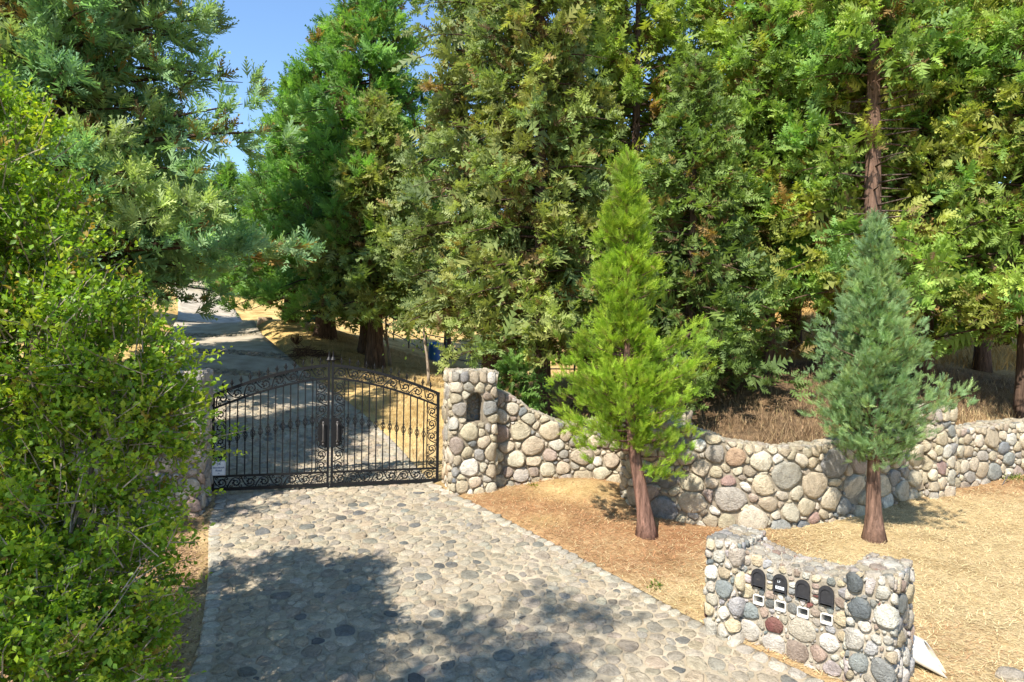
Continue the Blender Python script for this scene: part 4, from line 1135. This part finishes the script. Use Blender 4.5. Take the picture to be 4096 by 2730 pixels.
conifer('redwood_tree', 'redwood with a thin bare upper stem behind the bright green tree', PX(2530, 18), 18, 14.5, sc(LOW, .86), .19, 109, 175, FR_RED, (.27, .42), G_GREEN, 1.4, per=42, rust=.05, bare=(5.2, 7.6, .6, -1.57))
conifer('redwood_tree', 'bushy deep green redwood sweeping down to the grass above the curved wall', PX(2760, 15.8), 15.8, 8.2, [(0,1.7),(.12,2.2),(.4,2.0),(.7,1.2),(1,.1)], .17, 110, 130, FR_RED, (.24, .38), [(.135,.205,.055),(.155,.225,.06),(.12,.18,.05)], .7, per=42, rust=.03)
conifer('redwood_tree', 'tall airy redwood showing sky between its upper boughs', PX(2850, 19.5), 19.5, 14.5, sc(LOW, .85), .21, 111, 165, FR_RED, (.28, .44), G_GREEN, 1.6, per=40, rust=.05, skip=.08)
conifer('redwood_tree', 'redwood with a slim dark trunk standing against the sunlit field', PX(3075, 17.5), 17.5, 13.5, sc(LOW, .84), .15, 112, 170, FR_RED, (.27, .42), G_YEL, 2.3, per=42, rust=.06)
conifer('redwood_tree', 'yellow green redwood just left of the blue green young tree', PX(3290, 17.2), 17.2, 12.5, sc(LOW, .78), .17, 113, 150, FR_RED, (.27, .42), G_YEL, 2.2, per=42, rust=.06)
conifer('redwood_tree', 'redwood with a long bare reddish trunk above the blue green young tree', PX(3490, 15.3), 15.3, 14.5, sc(LOW, .76), .25, 114, 180, FR_RED, (.26, .40), G_YEL, 2.4, per=42, rust=.06, lean=(-.014, 0), bare=(4.0, 7.4, .90, -1.57), barkc=(.21, .135, .10))
conifer('redwood_tree', 'broad yellow green redwood behind the short rounded pillar', PX(3695, 16.6), 16.6, 13.5, sc(LOW, .92), .22, 115, 185, FR_RED, (.27, .42), G_YEL, 2.0, per=42, rust=.06)
conifer('redwood_tree', 'yellow green redwood at the picture edge above the low wall', PX(4105, 15.3), 15.3, 13.5, sc(LOW, .92), .19, 116, 185, FR_RED, (.26, .40), G_YEL, 1.9, per=42, rust=.06)
# second row
for k, (px, d, H, s_, lab) in enumerate(((2340, 22, 14, .9, 'shadowy redwood of the second row between the leaning trunk and the bright tree'), (3180, 22.5, 14.5, .95, 'shadowy redwood of the second row behind the slim dark trunk'),
        (3560, 21, 14.5, .9, 'shadowy redwood of the second row behind the long bare trunk'), (3930, 20.5, 14.5, .95, 'shadowy redwood of the second row behind the low wall'), (1790, 37, 15, 1.0, 'shadowy redwood of the second row behind the blue barrel'))):
    conifer('redwood_tree', lab, PX(px, d), d, H, sc(COLM, s_), .2, 130+k, 105, FR_RED, (.42, .64), [(.12,.19,.065),(.145,.215,.07),(.16,.215,.075)], 2.6, per=34, rust=.04, skip=.05)
conifer('pine_tree', 'small far tree at the foot of the patch of blue sky', PX(900, 58), 58, 11, sc(CONE, .95), .3, 140, 90, FR_SEQ, (.7, 1.0), G_DARK, 1.0, per=26, group='far trees on the hill')
conifer('pine_tree', 'far dark tree at the top of the drive behind the hanging boughs', PX(740, 66), 66, 11, sc(CONE, 1.1), .3, 141, 90, FR_SEQ, (.7, 1.0), G_DARK, 1.0, per=26, group='far trees on the hill')

# young trees in front of the wall
def young(name, label, x, y, H, prof, rt, seed, cols, lean, nbr, fs, bark, z0, extra=(), lump=.3):
    rng = np.random.default_rng(seed); zg = g1(x, y)
    th = empty(name, (x, y, zg)); tag(th, label, 'tree', 'young trees in front of the wall')
    mb = MB(); lx = np.array(lean)                   # list of (z, x)
    zz = np.linspace(0, H, 26); cx = np.interp(zz, lx[:, 0], lx[:, 1]); k5 = np.array([1, 2, 3, 2, 1])/9
    cx = np.convolve(np.pad(cx, 2, mode='edge'), k5, 'valid')
    r = rt*(1-.93*(zz/H)**.85)*(1+.75*np.exp(-zz/.16)); P = np.stack([cx, .03*np.sin(zz*2), zz], 1); P[0, 2] = -.15
    mb.tube(P, r, 12, bark); ax = lambda z: np.interp(z, zz, cx)
    pf = np.array(prof); Ps = []; Ds = []; Ss = []; Cs = []; cols = np.array(cols)
    items = []
    for k in range(nbr):
        t = (k+rng.uniform())/nbr; z = z0+(H-z0-.05)*t; L = np.interp(z, pf[:, 0], pf[:, 1])*rng.uniform(.45, 1.15)
        az_ = k*2.39996+rng.normal(0, .4); L *= 1+lump*math.sin(2*az_+z*2.6+seed)*math.sin(z*3.4+az_*1.0)+.5*lump*math.sin(z*7+seed)
        items.append((z, az_, L, rng.uniform(.25, .6)))
    items += list(extra)
    for (z, az, L, ri) in items:
        n = max(10, int(60*(.25+L)))
        m = max(3, n//5); n = m*9
        tp = .30+.70*rng.uniform(0, 1, m)**.7; bx = ax(z)
        base = np.stack([bx+L*tp*math.cos(az), L*tp*math.sin(az), z+L*tp*ri*tp], 1)+rng.normal(0, .045+.06*L, (m, 3))
        tau = np.repeat(tp, 9)
        tb = np.linspace(0, .9, 4); mb.tube(np.stack([bx+L*tb*math.cos(az), L*tb*math.sin(az), z+L*tb*ri*tb], 1), [.02*L+.006, .012*L+.005, .007, .003], 4, tuple(np.array(bark)*.7), cap=False)
        p = np.repeat(base, 9, 0)+rng.normal(0, .025, (n, 3))
        d = np.array([math.cos(az)*.6, math.sin(az)*.6, .75])[None]+rng.normal(0, .42, (n, 3))
        cc = rng.uniform(.8, 1.22)*np.repeat(cols[rng.choice(len(cols), m)]*rng.uniform(.85, 1.15, (m, 1)), 9, 0)*rng.uniform(.8, 1.2, (n, 1))
        q = rng.uniform(0, 1, n) < .12*np.clip(1.2-tau, 0, 1); cc[q] = np.array((.16, .13, .04))
        Ps.append(p); Ds.append(d); Ss.append(rng.uniform(*fs, n)); Cs.append(cc)
    # leader shoot
    for z in np.linspace(H-.35, H+.02, 26):
        Ps.append(np.array([[ax(z), 0, z]])+rng.normal(0, .02, (1, 3))); Ds.append(np.array([[rng.normal(0, .4), rng.normal(0, .4), 1.0]])); Ss.append(np.array([fs[1]])); Cs.append(cols[:1]*1.1)
    mb.build('trunk', M_BARK, th, smooth=True, col=True)
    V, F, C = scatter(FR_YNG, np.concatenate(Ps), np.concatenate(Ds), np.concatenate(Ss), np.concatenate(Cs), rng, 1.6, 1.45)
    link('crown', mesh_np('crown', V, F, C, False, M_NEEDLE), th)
x1, y1 = 2.19, 10.7
young('young_cedar', 'bright green young cedar with a leaning bare trunk beside the drive', x1, y1, 5.95,
      [(1.0,.12),(1.5,.45),(1.75,.80),(2.2,.85),(2.7,.72),(3.0,.46),(3.4,.40),(4.0,.44),(4.6,.33),(5.2,.2),(5.95,.02)], .125, 201,
      [(.22,.33,.03),(.245,.355,.034),(.185,.295,.03),(.275,.365,.04)], [(0, 0), (.8, -.14), (1.6, -.30), (3, -.40), (6, -.42)], 225, (.12, .20), (.25, .15, .115), 1.35,
      extra=[(1.55, 3.0, 1.15, .3), (1.9, 3.3, 1.25, .35), (2.2, 2.9, 1.2, .4), (1.65, 3.6, 1.0, .2), (2.5, 3.2, 1.05, .5), (1.35, 3.2, .9, .1), (1.5, 4.0, .9, .2),
             (2.45, -.1, 1.2, .45), (2.6, .2, 1.25, .5), (2.3, -.4, 1.1, .4), (2.2, -.1, 1.0, .5), (2.75, -.2, 1.0, .5), (1.25, -.25, .75, .1), (1.45, .1, .9, .15), (1.5, -.6, .8, .2), (.95, -.2, .45, .1), (1.0, -.6, .4, .0)])
x2, y2 = 5.69, 10.6
young('young_sequoia', 'blue green young sequoia with a straight trunk in front of the wall', x2, y2, 4.98,
      [(1.0,.2),(1.25,.6),(1.5,.88),(1.9,.96),(2.3,.85),(2.8,.72),(3.3,.56),(3.8,.40),(4.3,.22),(4.7,.10),(5,.02)], .125, 202,
      [(.19,.295,.14),(.215,.315,.15),(.165,.265,.125),(.225,.315,.135)], [(0, 0), (1, -.02), (5, -.09)], 250, (.10, .17), (.22, .14, .105), 1.2, lump=.16)

# leafy oak at the left
def leaf_tmpl():
    V = np.array([(0,0,0),(.55,-.30,.07),(.55,.30,.07),(1.0,0,-.06)])
    F = np.array([(0,1,3),(0,3,2)]); return V, F
LEAF = leaf_tmpl()
def oak(name, label, base, stems, blobs, seed, ntw, cols, lsize=(.06, .10), sprigs=(), group=None, tw=(.16, .4)):
    rng = np.random.default_rng(seed); th = empty(name, base); tag(th, label, 'tree', group); B = np.array(base)
    mb = MB(); wood = MB(); 
    for st in stems:
        P = np.array(st[0], float)-B; t = np.linspace(0, 1, 12); d = np.linspace(0, 1, len(P))
        Q = np.stack([np.interp(t, d, P[:, i]) for i in range(3)], 1)+np.cumsum(rng.normal(0, .025, (12, 3)), 0); Q[0] = P[0]
        mb.tube(Q, np.linspace(st[1], st[1]*.25, 12), 7, (.27, .235, .20))
    mb.build('trunk', M_BARK, th, smooth=True, col=True)
    Ps = []; Ds = []; Ss = []; Cs = []; vol = np.array([b[1][0]*b[1][1]*b[1][2] for b in blobs])**.75; vol /= vol.sum()
    cols = np.array(cols)
    items = []
    for b, v in zip(blobs, vol):
        nc = max(4, int(ntw*v/16)); n = nc*16; u = rng.normal(0, 1, (nc, 3)); u /= np.linalg.norm(u, axis=1)[:, None]
        rad = rng.uniform(.30, 1.08, nc)**.5
        p = np.repeat(np.array(b[0])+u*rad[:, None]*np.array(b[1]), 16, 0)+rng.normal(0, tw[0]*.9, (n, 3))*np.array([1, 1, .7]); u = np.repeat(u, 16, 0)
        keep = p[:, 2] > gz(p[:, 0], p[:, 1])+.06
        for pp_, uu in zip(p[keep], u[keep]): items.append((pp_, uu, rng.uniform(*tw)))
    for s_ in sprigs: items.append((np.array(s_[0], float), np.array(s_[1], float), s_[2]))
    for i, (p, u, L) in enumerate(items):
        n = 11 if i < len(items)-len(sprigs) else int(34*L/.5)
        dr_ = u+np.array([0, 0, .45])+rng.normal(0, .35, 3) if i < len(items)-len(sprigs) else u
        dr_ = dr_/np.linalg.norm(dr_); t = np.linspace(.1, 1, n)
        ln = p-B+dr_[None]*(L*t)[:, None]
        if rng.uniform() < .35: wood.tube(np.stack([ln[0]-dr_*.12, ln[n//2]+rng.normal(0, .015, 3), ln[-1]]), [.006, .004, .002], 3, (.36, .32, .26), cap=False)
        q = ln+rng.normal(0, .3*lsize[0], (n, 3)); d = dr_[None]*.5+rng.normal(0, .75, (n, 3))+np.array([0, 0, .15])
        c = cols[rng.choice(len(cols))]*rng.uniform(.85, 1.15)
        cc = np.tile(c, (n, 1))*rng.uniform(.75, 1.2, (n, 1))
        cc[t > .75] *= np.array((1.35, 1.22, .8))
        if rng.uniform() < .03: cc[:] = np.array((.30, .22, .05))
        Ps.append(q); Ds.append(d); Ss.append(rng.uniform(*lsize, n)*np.interp(t, [0, 1], [1.1, .75])); Cs.append(cc)
    # bare grey twigs inside
    for k in range(170):
        b = blobs[rng.choice(len(blobs), p=vol)]; p = np.array(b[0])+rng.normal(0, .5, 3)*np.array(b[1])-B
        d = rng.normal(0, 1, 3); d[2] = abs(d[2])*.6; d /= np.linalg.norm(d); L = rng.uniform(.2, .55)
        wood.tube(np.stack([p, p+d*L*.5+rng.normal(0, .05, 3), p+d*L*.8+rng.normal(0, .10, 3)]), [.006, .004, .0015], 3, (.42, .38, .32), cap=False)
    wood.build('twigs', M_BARK, th, col=True)
    V, F, C = scatter(LEAF, np.concatenate(Ps), np.concatenate(Ds), np.concatenate(Ss), np.concatenate(Cs), rng, .9, 1.0)
    link('crown', mesh_np('crown', V, F, C, False, M_OAK), th)
def bl(px, py, d, rx, ry, rz): return ((PX(px, d), d, CZ-(py-1340+.015*(2048-px))/2730*d), (rx, ry, rz))
ox, oy = -4.05, 5.75; og = g1(ox, oy)
blobs = [bl(-60, 690, 5.65, .58, .55, .58), bl(60, 1060, 5.7, .70, .7, .62), bl(150, 1400, 5.65, .86, .75, .66), bl(470, 1500, 5.5, .43, .42, .36), bl(480, 1690, 5.6, .55, .52, .35), bl(340, 2000, 5.45, .70, .65, .58),
         bl(290, 2330, 5.2, .78, .65, .58), bl(120, 2600, 4.9, .85, .65, .5), bl(-150, 1800, 5.8, .85, .85, .9), bl(-200, 2350, 5.3, .85, .7, .7), bl(370, 2620, 5.0, .38, .36, .3), bl(-300, 1100, 5.9, .85, .85, 1.05), bl(150, 2950, 5.0, .8, .7, .5)]
def spg(px, py, d, v, L): return ((PX(px, d), d, CZ-(py-1340)/2730*d), v, L)
sprig = [spg(740, 1770, 5.9, (.8, .1, .15), .48), spg(760, 1810, 5.9, (.9, 0, .28), .52), spg(780, 1830, 5.9, (.9, .1, -.02), .42), spg(700, 2000, 5.7, (.9, 0, .05), .42), spg(780, 1690, 5.9, (.6, .1, .6), .35),
         spg(600, 1490, 5.5, (.25, 0, .9), .38), spg(660, 1520, 5.5, (.45, 0, .8), .35), spg(720, 1585, 5.6, (.5, 0, .75), .31), spg(540, 1440, 5.5, (.05, 0, .95), .42), spg(250, 840, 5.5, (.6, 0, .6), .28), spg(140, 560, 5.5, (.4, 0, .9), .32), spg(430, 1330, 5.5, (.3, 0, .8), .35), spg(300, 1000, 5.5, (.8, 0, .4), .3)]
stems = [([(ox, oy, og-.1), (ox+.1, oy, og+.8), b[0]], .05) for b in blobs[:9]]
oak('oak_tree', 'leafy bright green oak filling the left edge of the picture', (ox, oy, og), stems, blobs, 301, 11500, [(.19,.32,.034),(.225,.35,.037),(.15,.275,.033),(.29,.38,.045)], (.045, .075), sprigs=sprig, tw=(.12, .28))
# roadside oak outside the frame, whose shade lies on the drive
ox2, oy2 = -6.0, -.4; og2 = g1(ox2, oy2)
bl2 = [((-4.9, .1, og2+9.8), (1.0, .8, .7)), ((-4.2, .5, og2+10.4), (.9, .8, .6)), ((-5.6, -.5, og2+9.4), (1.0, .9, .7)), ((-4.8, -.8, og2+9.4), (.9, .8, .6))]
oak('oak_tree', 'tall roadside oak beside the camera shading the lower drive', (ox2, oy2, og2), [([(ox2, oy2, og2-.1), (ox2-.1, oy2, og2+4), b[0]], .17) for b in bl2], bl2, 302, 900, [(.085,.16,.022)], (.09, .14), tw=(.25, .5))

# ------------------------------------------------------------------ straw, needles, grass
def blades(name, n, xr, yr, inside, L, W, colf, seed, lying=True, lab='', cat='', far=False):
    rng = np.random.default_rng(seed); x = rng.uniform(*xr, n); y = rng.uniform(*yr, n); k = inside(x, y, rng)
    x, y = x[k], y[k]; n = len(x); z = gz(x, y); a = rng.uniform(0, 2*math.pi, n); l = rng.uniform(*L, n); wd = rng.uniform(*W, n)
    if lying:
        d = np.stack([np.cos(a), np.sin(a), rng.uniform(-.05, .38, n)], 1); z = z+rng.uniform(.002, .018, n)
    else:
        k_ = rng.uniform(.1, 1.3, n); d = np.stack([np.cos(a)*k_, np.sin(a)*k_, np.ones(n)], 1); l = l*(.55+.75*(.5+.5*np.sin(x*2.1+np.sin(y*1.7)*2)*np.sin(y*2.6+1)))
    P = np.stack([x, y, z], 1); s_ = np.stack([-np.sin(a), np.cos(a), np.zeros(n)], 1)*wd[:, None]
    if not lying: P[:, 2] -= .02
    mid = P+d*(l*.55)[:, None]; tip = P+d*l[:, None]
    if not lying: tip += np.stack([np.cos(a), np.sin(a), -np.ones(n)*.6], 1)*(l*.18)[:, None]
    if lying or far:
        V = np.stack([P-s_*1.3, P+s_*1.3, tip], 1).reshape(-1, 3); b = np.arange(n)*3; c = np.repeat(colf(x, y, rng), 3, 0)
        F = np.stack([b, b+1, b+2], 1)
    else:
        V = np.stack([P-s_, P+s_, mid+s_*.8, mid-s_*.8, tip], 1).reshape(-1, 3); b = np.arange(n)*5; c = np.repeat(colf(x, y, rng), 5, 0)
        F = [np.stack([b, b+1, b+2, b+3], 1), np.stack([b+3, b+2, b+4], 1)]
    me = mesh_np(name, V, F, c, False, M_STRAW)
    return tag(link(name, me), lab, cat, kind='stuff')
wlf = lambda x: np.interp(x, WALLLINE[:, 0], WALLLINE[:, 1])
def c_yard(x, y, rng):
    m = (rng.uniform(0, 1, len(x)) < mulch_at(x, y)*.8)[:, None]
    a = np.array((.68, .53, .29))*rng.uniform(.6, 1.25, (len(x), 1)); b = np.array((.48, .25, .12))*rng.uniform(.5, 1.3, (len(x), 1))
    return np.where(m, b, a)*rng.uniform(.95, 1.05, (len(x), 3))
def in_yard(x, y, rng):
    ok = (y < wlf(x)-.25) & (x > dr(y)+.12-.55*rng.uniform(0, 1, len(x))**3-.12*np.sin(y*5.3)) & (rng.uniform(0, 1, len(x)) > .75*dirt_at(x, y)); return ok
blades('straw_litter', 120000, (-1, 12.5), (6.2, 14.2), in_yard, (.05, .15), (.0016, .0034), c_yard, 401, True, 'cut straw and fallen needles covering the yard before the wall', 'straw')
blades('needle_litter', 5000, (-4, 3), (6.5, 13), lambda x, y, r: (x > dl(y)) & (x < dr(y)) & (r.uniform(0, 1, len(x)) < np.exp(-(dr(y)-x)*2.2)+np.exp(-(x-dl(y))*2.5)), (.04, .10), (.0014, .0026), lambda x, y, r: np.array((.36, .19, .09))*r.uniform(.5, 1.3, (len(x), 1)), 402, True, 'brown needles blown along the edges of the cobbles', 'needles')
blades('leaf_litter', 26000, (-6.2, -2.8), (5.8, 12), lambda x, y, r: (x < dl(y)+r.uniform(-.15, .10, len(x))), (.02, .07), (.004, .010), lambda x, y, r: np.array((.34, .22, .13))*r.uniform(.35, 1.5, (len(x), 1)), 403, True, 'dead leaves and bark chips under the oak beside the drive', 'leaf litter')
def c_dry_shade(x, y, r):
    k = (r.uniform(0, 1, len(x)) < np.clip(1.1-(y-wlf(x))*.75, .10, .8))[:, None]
    return np.where(k, np.array((.50, .37, .19)), np.array((.27, .18, .10)))*r.uniform(.5, 1.35, (len(x), 1))*r.uniform(.94, 1.06, (len(x), 3))  # browner blades carry the bank's shade in their colour
def c_gold(x, y, r): return np.array((.58, .38, .14))*r.uniform(.6, 1.25, (len(x), 1))
blades('dry_grass', 60000, (2.2, 15), (11.4, 20), lambda x, y, r: (y > wlf(x)+.45) & (r.uniform(0, 1, len(x)) < np.clip(1.25-(y-wlf(x))*.22, .18, 1)), (.10, .36), (.002, .0045), c_dry_shade, 404, False, 'tall dry grass on the shaded bank above the curved wall', 'dry grass')
blades('golden_grass', 60000, (-9, 3), (13.9, 33), lambda x, y, r: (x > dr(y)+.1) & (y > wlf(x)+.5), (.06, .2), (.003, .007), lambda x, y, r: np.array((.60, .44, .22))*r.uniform(.55, 1.3, (len(x), 1)), 405, False, 'short golden grass between the drive and the redwoods', 'dry grass', True)
blades('field_grass', 40000, (3, 22), (20.5, 36), lambda x, y, r: np.ones(len(x), bool), (.25, .6), (.006, .012), c_gold, 406, False, 'sunlit golden field grass beyond the redwoods', 'dry grass', True)

# ------------------------------------------------------------------ fence, barrel and small things up the hill
def fence(name, label, pts, nrail=3, hgt=1.35):
    P = np.array(pts, float); d = np.concatenate([[0], np.cumsum(np.hypot(*np.diff(P, axis=0).T))]); L = d[-1]; n = int(L/2.5)
    at = lambda t: (np.interp(t, d, P[:, 0]), np.interp(t, d, P[:, 1]))
    x, y = at(0); th = empty(name, (x, y, g1(x, y))); tag(th, label, 'fence'); O = np.array(th.location)
    tops = []
    for k in range(n+1):
        x, y = at(L*k/n); z = g1(x, y); tops.append((x, y, z)); m = MB(); m.tube([(0, 0, -.2), (0, 0, hgt)], .038, 8); m.build('post', M_STEEL, th, (x-O[0], y-O[1], z-O[2]), True)
    T = np.array(tops)-O
    for r in range(nrail):
        h = hgt-.06-r*.46
        m = MB(); m.tube(T+np.array([0, -.05, h]), .028, 6); m.build('rail', M_STEEL, th, None, True)
fence('pipe_fence', 'metal pipe rail fence running downhill behind the redwoods', [(-16, 58), (-12.2, 49), (-7.8, 41.5), (-3.6, 34), (-.2, 28.5), (3.2, 23.6), (5.5, 21)])
bx, by = PX(1736, 33), 33.2; bar = empty('barrel', (bx, by, CZ-(1425-1340+5)/2730*33)); tag(bar, 'blue plastic barrel standing by the pipe fence', 'barrel')
bar.location.z = g1(bx, by)-.05
m = MB(); m.lathe([(.22, 0), (.27, .04), (.28, .2), (.285, .26), (.285, .3), (.28, .36), (.28, .66), (.287, .72), (.287, .76), (.28, .82), (.27, .98), (.2, 1.05), (.10, 1.07)], 20); m.build('barrel_body', M_BLUE, bar, smooth=True)
m = MB(); m.lathe([(.05, 1.06), (.05, 1.1), (.001, 1.1)], 10, (.1, 0, 0)); m.build('bung', M_BLACKP, bar)
def sapling(label, px, d, h, r, seed, fork=False):
    rng = np.random.default_rng(seed); x = PX(px, d); th = empty('sapling', (x, d, g1(x, d))); tag(th, label, 'tree', 'saplings by the pipe fence')
    mb = MB(); z = np.linspace(0, h, 8); P = np.stack([-.06*z+.05*np.sin(z*2+seed), .02*z, z], 1); P[0, 2] = -.1
    mb.tube(P, np.linspace(r, r*.4, 8), 8, (.42, .35, .27))
    if fork: mb.tube([P[3], P[3]+np.array([-.18, 0, .5]), P[3]+np.array([-.28, 0, 1.1])], [r*.7, r*.5, r*.3], 6, (.30, .25, .2))
    mb.build('trunk', M_BARK, th, smooth=True, col=True)
    n = 420; u = rng.normal(0, 1, (n, 3)); p = P[-1]+u*np.array([.5, .5, .4]); 
    V, F, C = scatter(LEAF, p, u+rng.normal(0, .5, (n, 3)), rng.uniform(.08, .14, n), np.tile(np.array((.10, .16, .03)), (n, 1))*rng.uniform(.7, 1.3, (n, 1)), rng, .9)
    link('crown', mesh_np('crown', V, F, C, False, M_OAK), th)
sapling('pale thin sapling trunk in front of the blue barrel', 1712, 21.5, 2.1, .055, 1)
sapling('forked dark sapling beside the thick sunlit trunk', 1557, 25.5, 1.9, .07, 2, True)

# brush pile and dead plant by the drive
rng = np.random.default_rng(55); x0, y0 = -7.5, 24.6
bp = empty('brush_pile', (x0, y0, g1(x0, y0))); tag(bp, 'pile of dead brown brush on the shaded drive edge', 'brush pile')
m = MB()
for k in range(220):
    a = rng.uniform(0, 6.28); r = rng.uniform(0, 1)**.7; p = np.array([1.3*r*math.cos(a), .8*r*math.sin(a), 0]); p[2] = g1(x0+p[0], y0+p[1])-bp.location.z+rng.uniform(.02, .28*(1-r)+.05)
    d = rng.normal(0, 1, 3)*np.array([1, 1, .3]); d /= np.linalg.norm(d); L = rng.uniform(.15, .5); m.tube([p-d*L, p+rng.normal(0, .04, 3), p+d*L], [.006, .010, .004], 4, (.16, .09, .06), cap=False)
m.build('twigs', M_BARK, bp, col=True)
x0, y0 = PX(1172, 26), 26.4
dp = empty('dead_plant', (x0, y0, g1(x0, y0))); tag(dp, 'dead brown curled plant standing on the golden bank', 'plant')
m = MB()
for k in range(14):
    t = np.linspace(0, 1, 7); a = rng.uniform(0, 6.28); b = rng.uniform(.1, .3); m.tube(np.stack([b*np.cos(a)*np.sin(t*2.4), b*np.sin(a)*np.sin(t*2.4), .62*t*rng.uniform(.6, 1)-.2*t**3], 1), np.linspace(.02, .012, 7), 5, (.12, .06, .035))
m.build('stems', M_BARK, dp, smooth=True, col=True)
x0, y0 = PX(1060, 36), 36; st = empty('tree_stump', (x0, y0, g1(x0, y0))); tag(st, 'short sawn log stump on the straw beside the drive', 'stump')
m = MB(); m.lathe([(.42, -.1), (.40, .05), (.36, .32), (.34, .36), (.30, .36)], 14, (0, 0, 0), (.34, .26, .18)); m.build('stump_body', M_BARK, st, smooth=True, col=True)
# wheelbarrow up the drive
x0, y0 = PX(1243, 36), 36; wb = empty('wheelbarrow', (x0, y0, g1(x0, y0)), .4); tag(wb, 'dark wheelbarrow leaning near the farthest sequoia trunk', 'wheelbarrow')
m = MB(); V = [(-.5,-.25,.45),(.4,-.25,.45),(.4,.25,.45),(-.5,.25,.45),(-.65,-.35,.75),(.62,-.35,.8),(.62,.35,.8),(-.65,.35,.75)]
m.add(V, [(0,3,2,1),(0,1,5,4),(1,2,6,5),(2,3,7,6),(3,0,4,7)]); m.build('tray', M_STEEL, wb)
for s_ in (-1, 1):
    m = MB(); m.tube([(.8, s_*.08, .2), (.3, s_*.22, .42), (-.6, s_*.28, .5), (-1.1, s_*.3, .62)], .02, 6); m.build('handle', M_STEEL, wb)
    m = MB(); m.tube([(-.35, s_*.25, .45), (-.45, s_*.26, 0)], .018, 6); m.build('leg', M_STEEL, wb)
m = MB(); a = np.linspace(0, 2*math.pi, 17); m.tube(np.stack([.8+.17*np.cos(a), 0*a, .2+.17*np.sin(a)], 1), .045, 6, cap=False); m.build('wheel', M_BLACKP, wb, smooth=True)
x0, y0 = PX(1250, 34.5), 34.5; hr = empty('hose_reel', (x0, y0, g1(x0, y0))); tag(hr, 'green plastic hose cart on the straw behind the sequoia trunk', 'hose cart')
m = MB(); m.box((-.35, -.2, .1), (.35, .2, .35)); m.box((-.25, -.16, .35), (.25, .16, .45)); m.build('cart_box', M_GREEN, hr)
for s_ in (-1, 1):
    m = MB(); m.tube([(-.3, s_*.21, .12), (-.3, s_*.27, .12)], .12, 14); m.build('wheel', M_BLACKP, hr)
m = MB(); m.tube([(.3, -.15, .4), (.55, -.15, .75), (.55, .15, .75), (.3, .15, .4)], .015, 6); m.build('handle', M_STEEL, hr)

# fallen dead branch on the bank, sprinkler, weeds
rng = np.random.default_rng(66); x0, y0 = 9.0, 21.0; fb = empty('fallen_branch', (x0, y0, g1(x0, y0))); tag(fb, 'bare pale fallen branch arching over the shaded bank', 'branch')
m = MB(); t = np.linspace(0, 1, 12); main = np.stack([-.6+1.7*t, .1*np.sin(t*3), .05+.45*np.sin(t*2.2)+.35*t], 1); m.tube(main, np.linspace(.022, .006, 12), 5, (.45, .38, .30))
for k in (3, 5, 7, 9, 10): m.tube([main[k], main[k]+np.array([rng.uniform(-.1, .3), 0, rng.uniform(-.4, .3)]), main[k]+np.array([rng.uniform(-.1, .6), 0, rng.uniform(-.6, .5)])], [.010, .007, .003], 4, (.42, .36, .29))
m.build('limbs', M_BARK, fb, smooth=True, col=True)
x0, y0 = PX(4036, 13.6), 13.6; sk = empty('sprinkler', (x0, y0, g1(x0, y0))); tag(sk, 'slim sprinkler stake with a white head by the low wall', 'sprinkler')
m = MB(); m.tube([(-.10, 0, -.05), (.0, 0, .12), (.05, 0, .22)], .010, 6); m.build('stake', M_STEEL, sk)
m = MB(); m.lathe([(.012, .20), (.028, .215), (.03, .24), (.018, .255)], 10, (.055, 0, 0)); m.build('head', M_WHITEP, sk)
def weed(label, x, y, n, s_, col, seed):
    rng = np.random.default_rng(seed); th = empty('weed', (x, y, g1(x, y))); tag(th, label, 'weed')
    u = rng.normal(0, 1, (n, 3)); u[:, 2] = np.abs(u[:, 2]); p = u*np.array([s_, s_, s_*.4])*.5
    V, F, C = scatter(LEAF, p, u, rng.uniform(.03, .06, n), np.tile(np.array(col), (n, 1))*rng.uniform(.7, 1.3, (n, 1)), rng, .9); link('leaves', mesh_np('leaves', V, F, C, False, M_OAK), th)
weed('low green weeds at the foot of the low wall by the sprinkler', PX(4075, 13.9), 13.9, 160, .28, (.12, .18, .03), 71)
weed('tiny green weed sprouting in the brown mulch', PX(2640, 8.95), 8.95, 40, .09, (.12, .18, .03), 72)
weed('small green plant at the foot of the straight wall', PX(2143, 12.6), 12.75, 40, .10, (.2, .22, .03), 73)
# low redwood shoots behind the straight wall
conifer('redwood_sapling', 'small fresh green redwood shoot between the niche pillar and the leaning trunk', PX(2060, 15), 15, 2.1, [(0,.8),(.3,.85),(.7,.45),(1,.05)], .04, 150, 44, FR_RED, (.2, .32), [(.12,.22,.05),(.14,.25,.06)], .25, per=26, rust=0, group='young growth behind the wall')
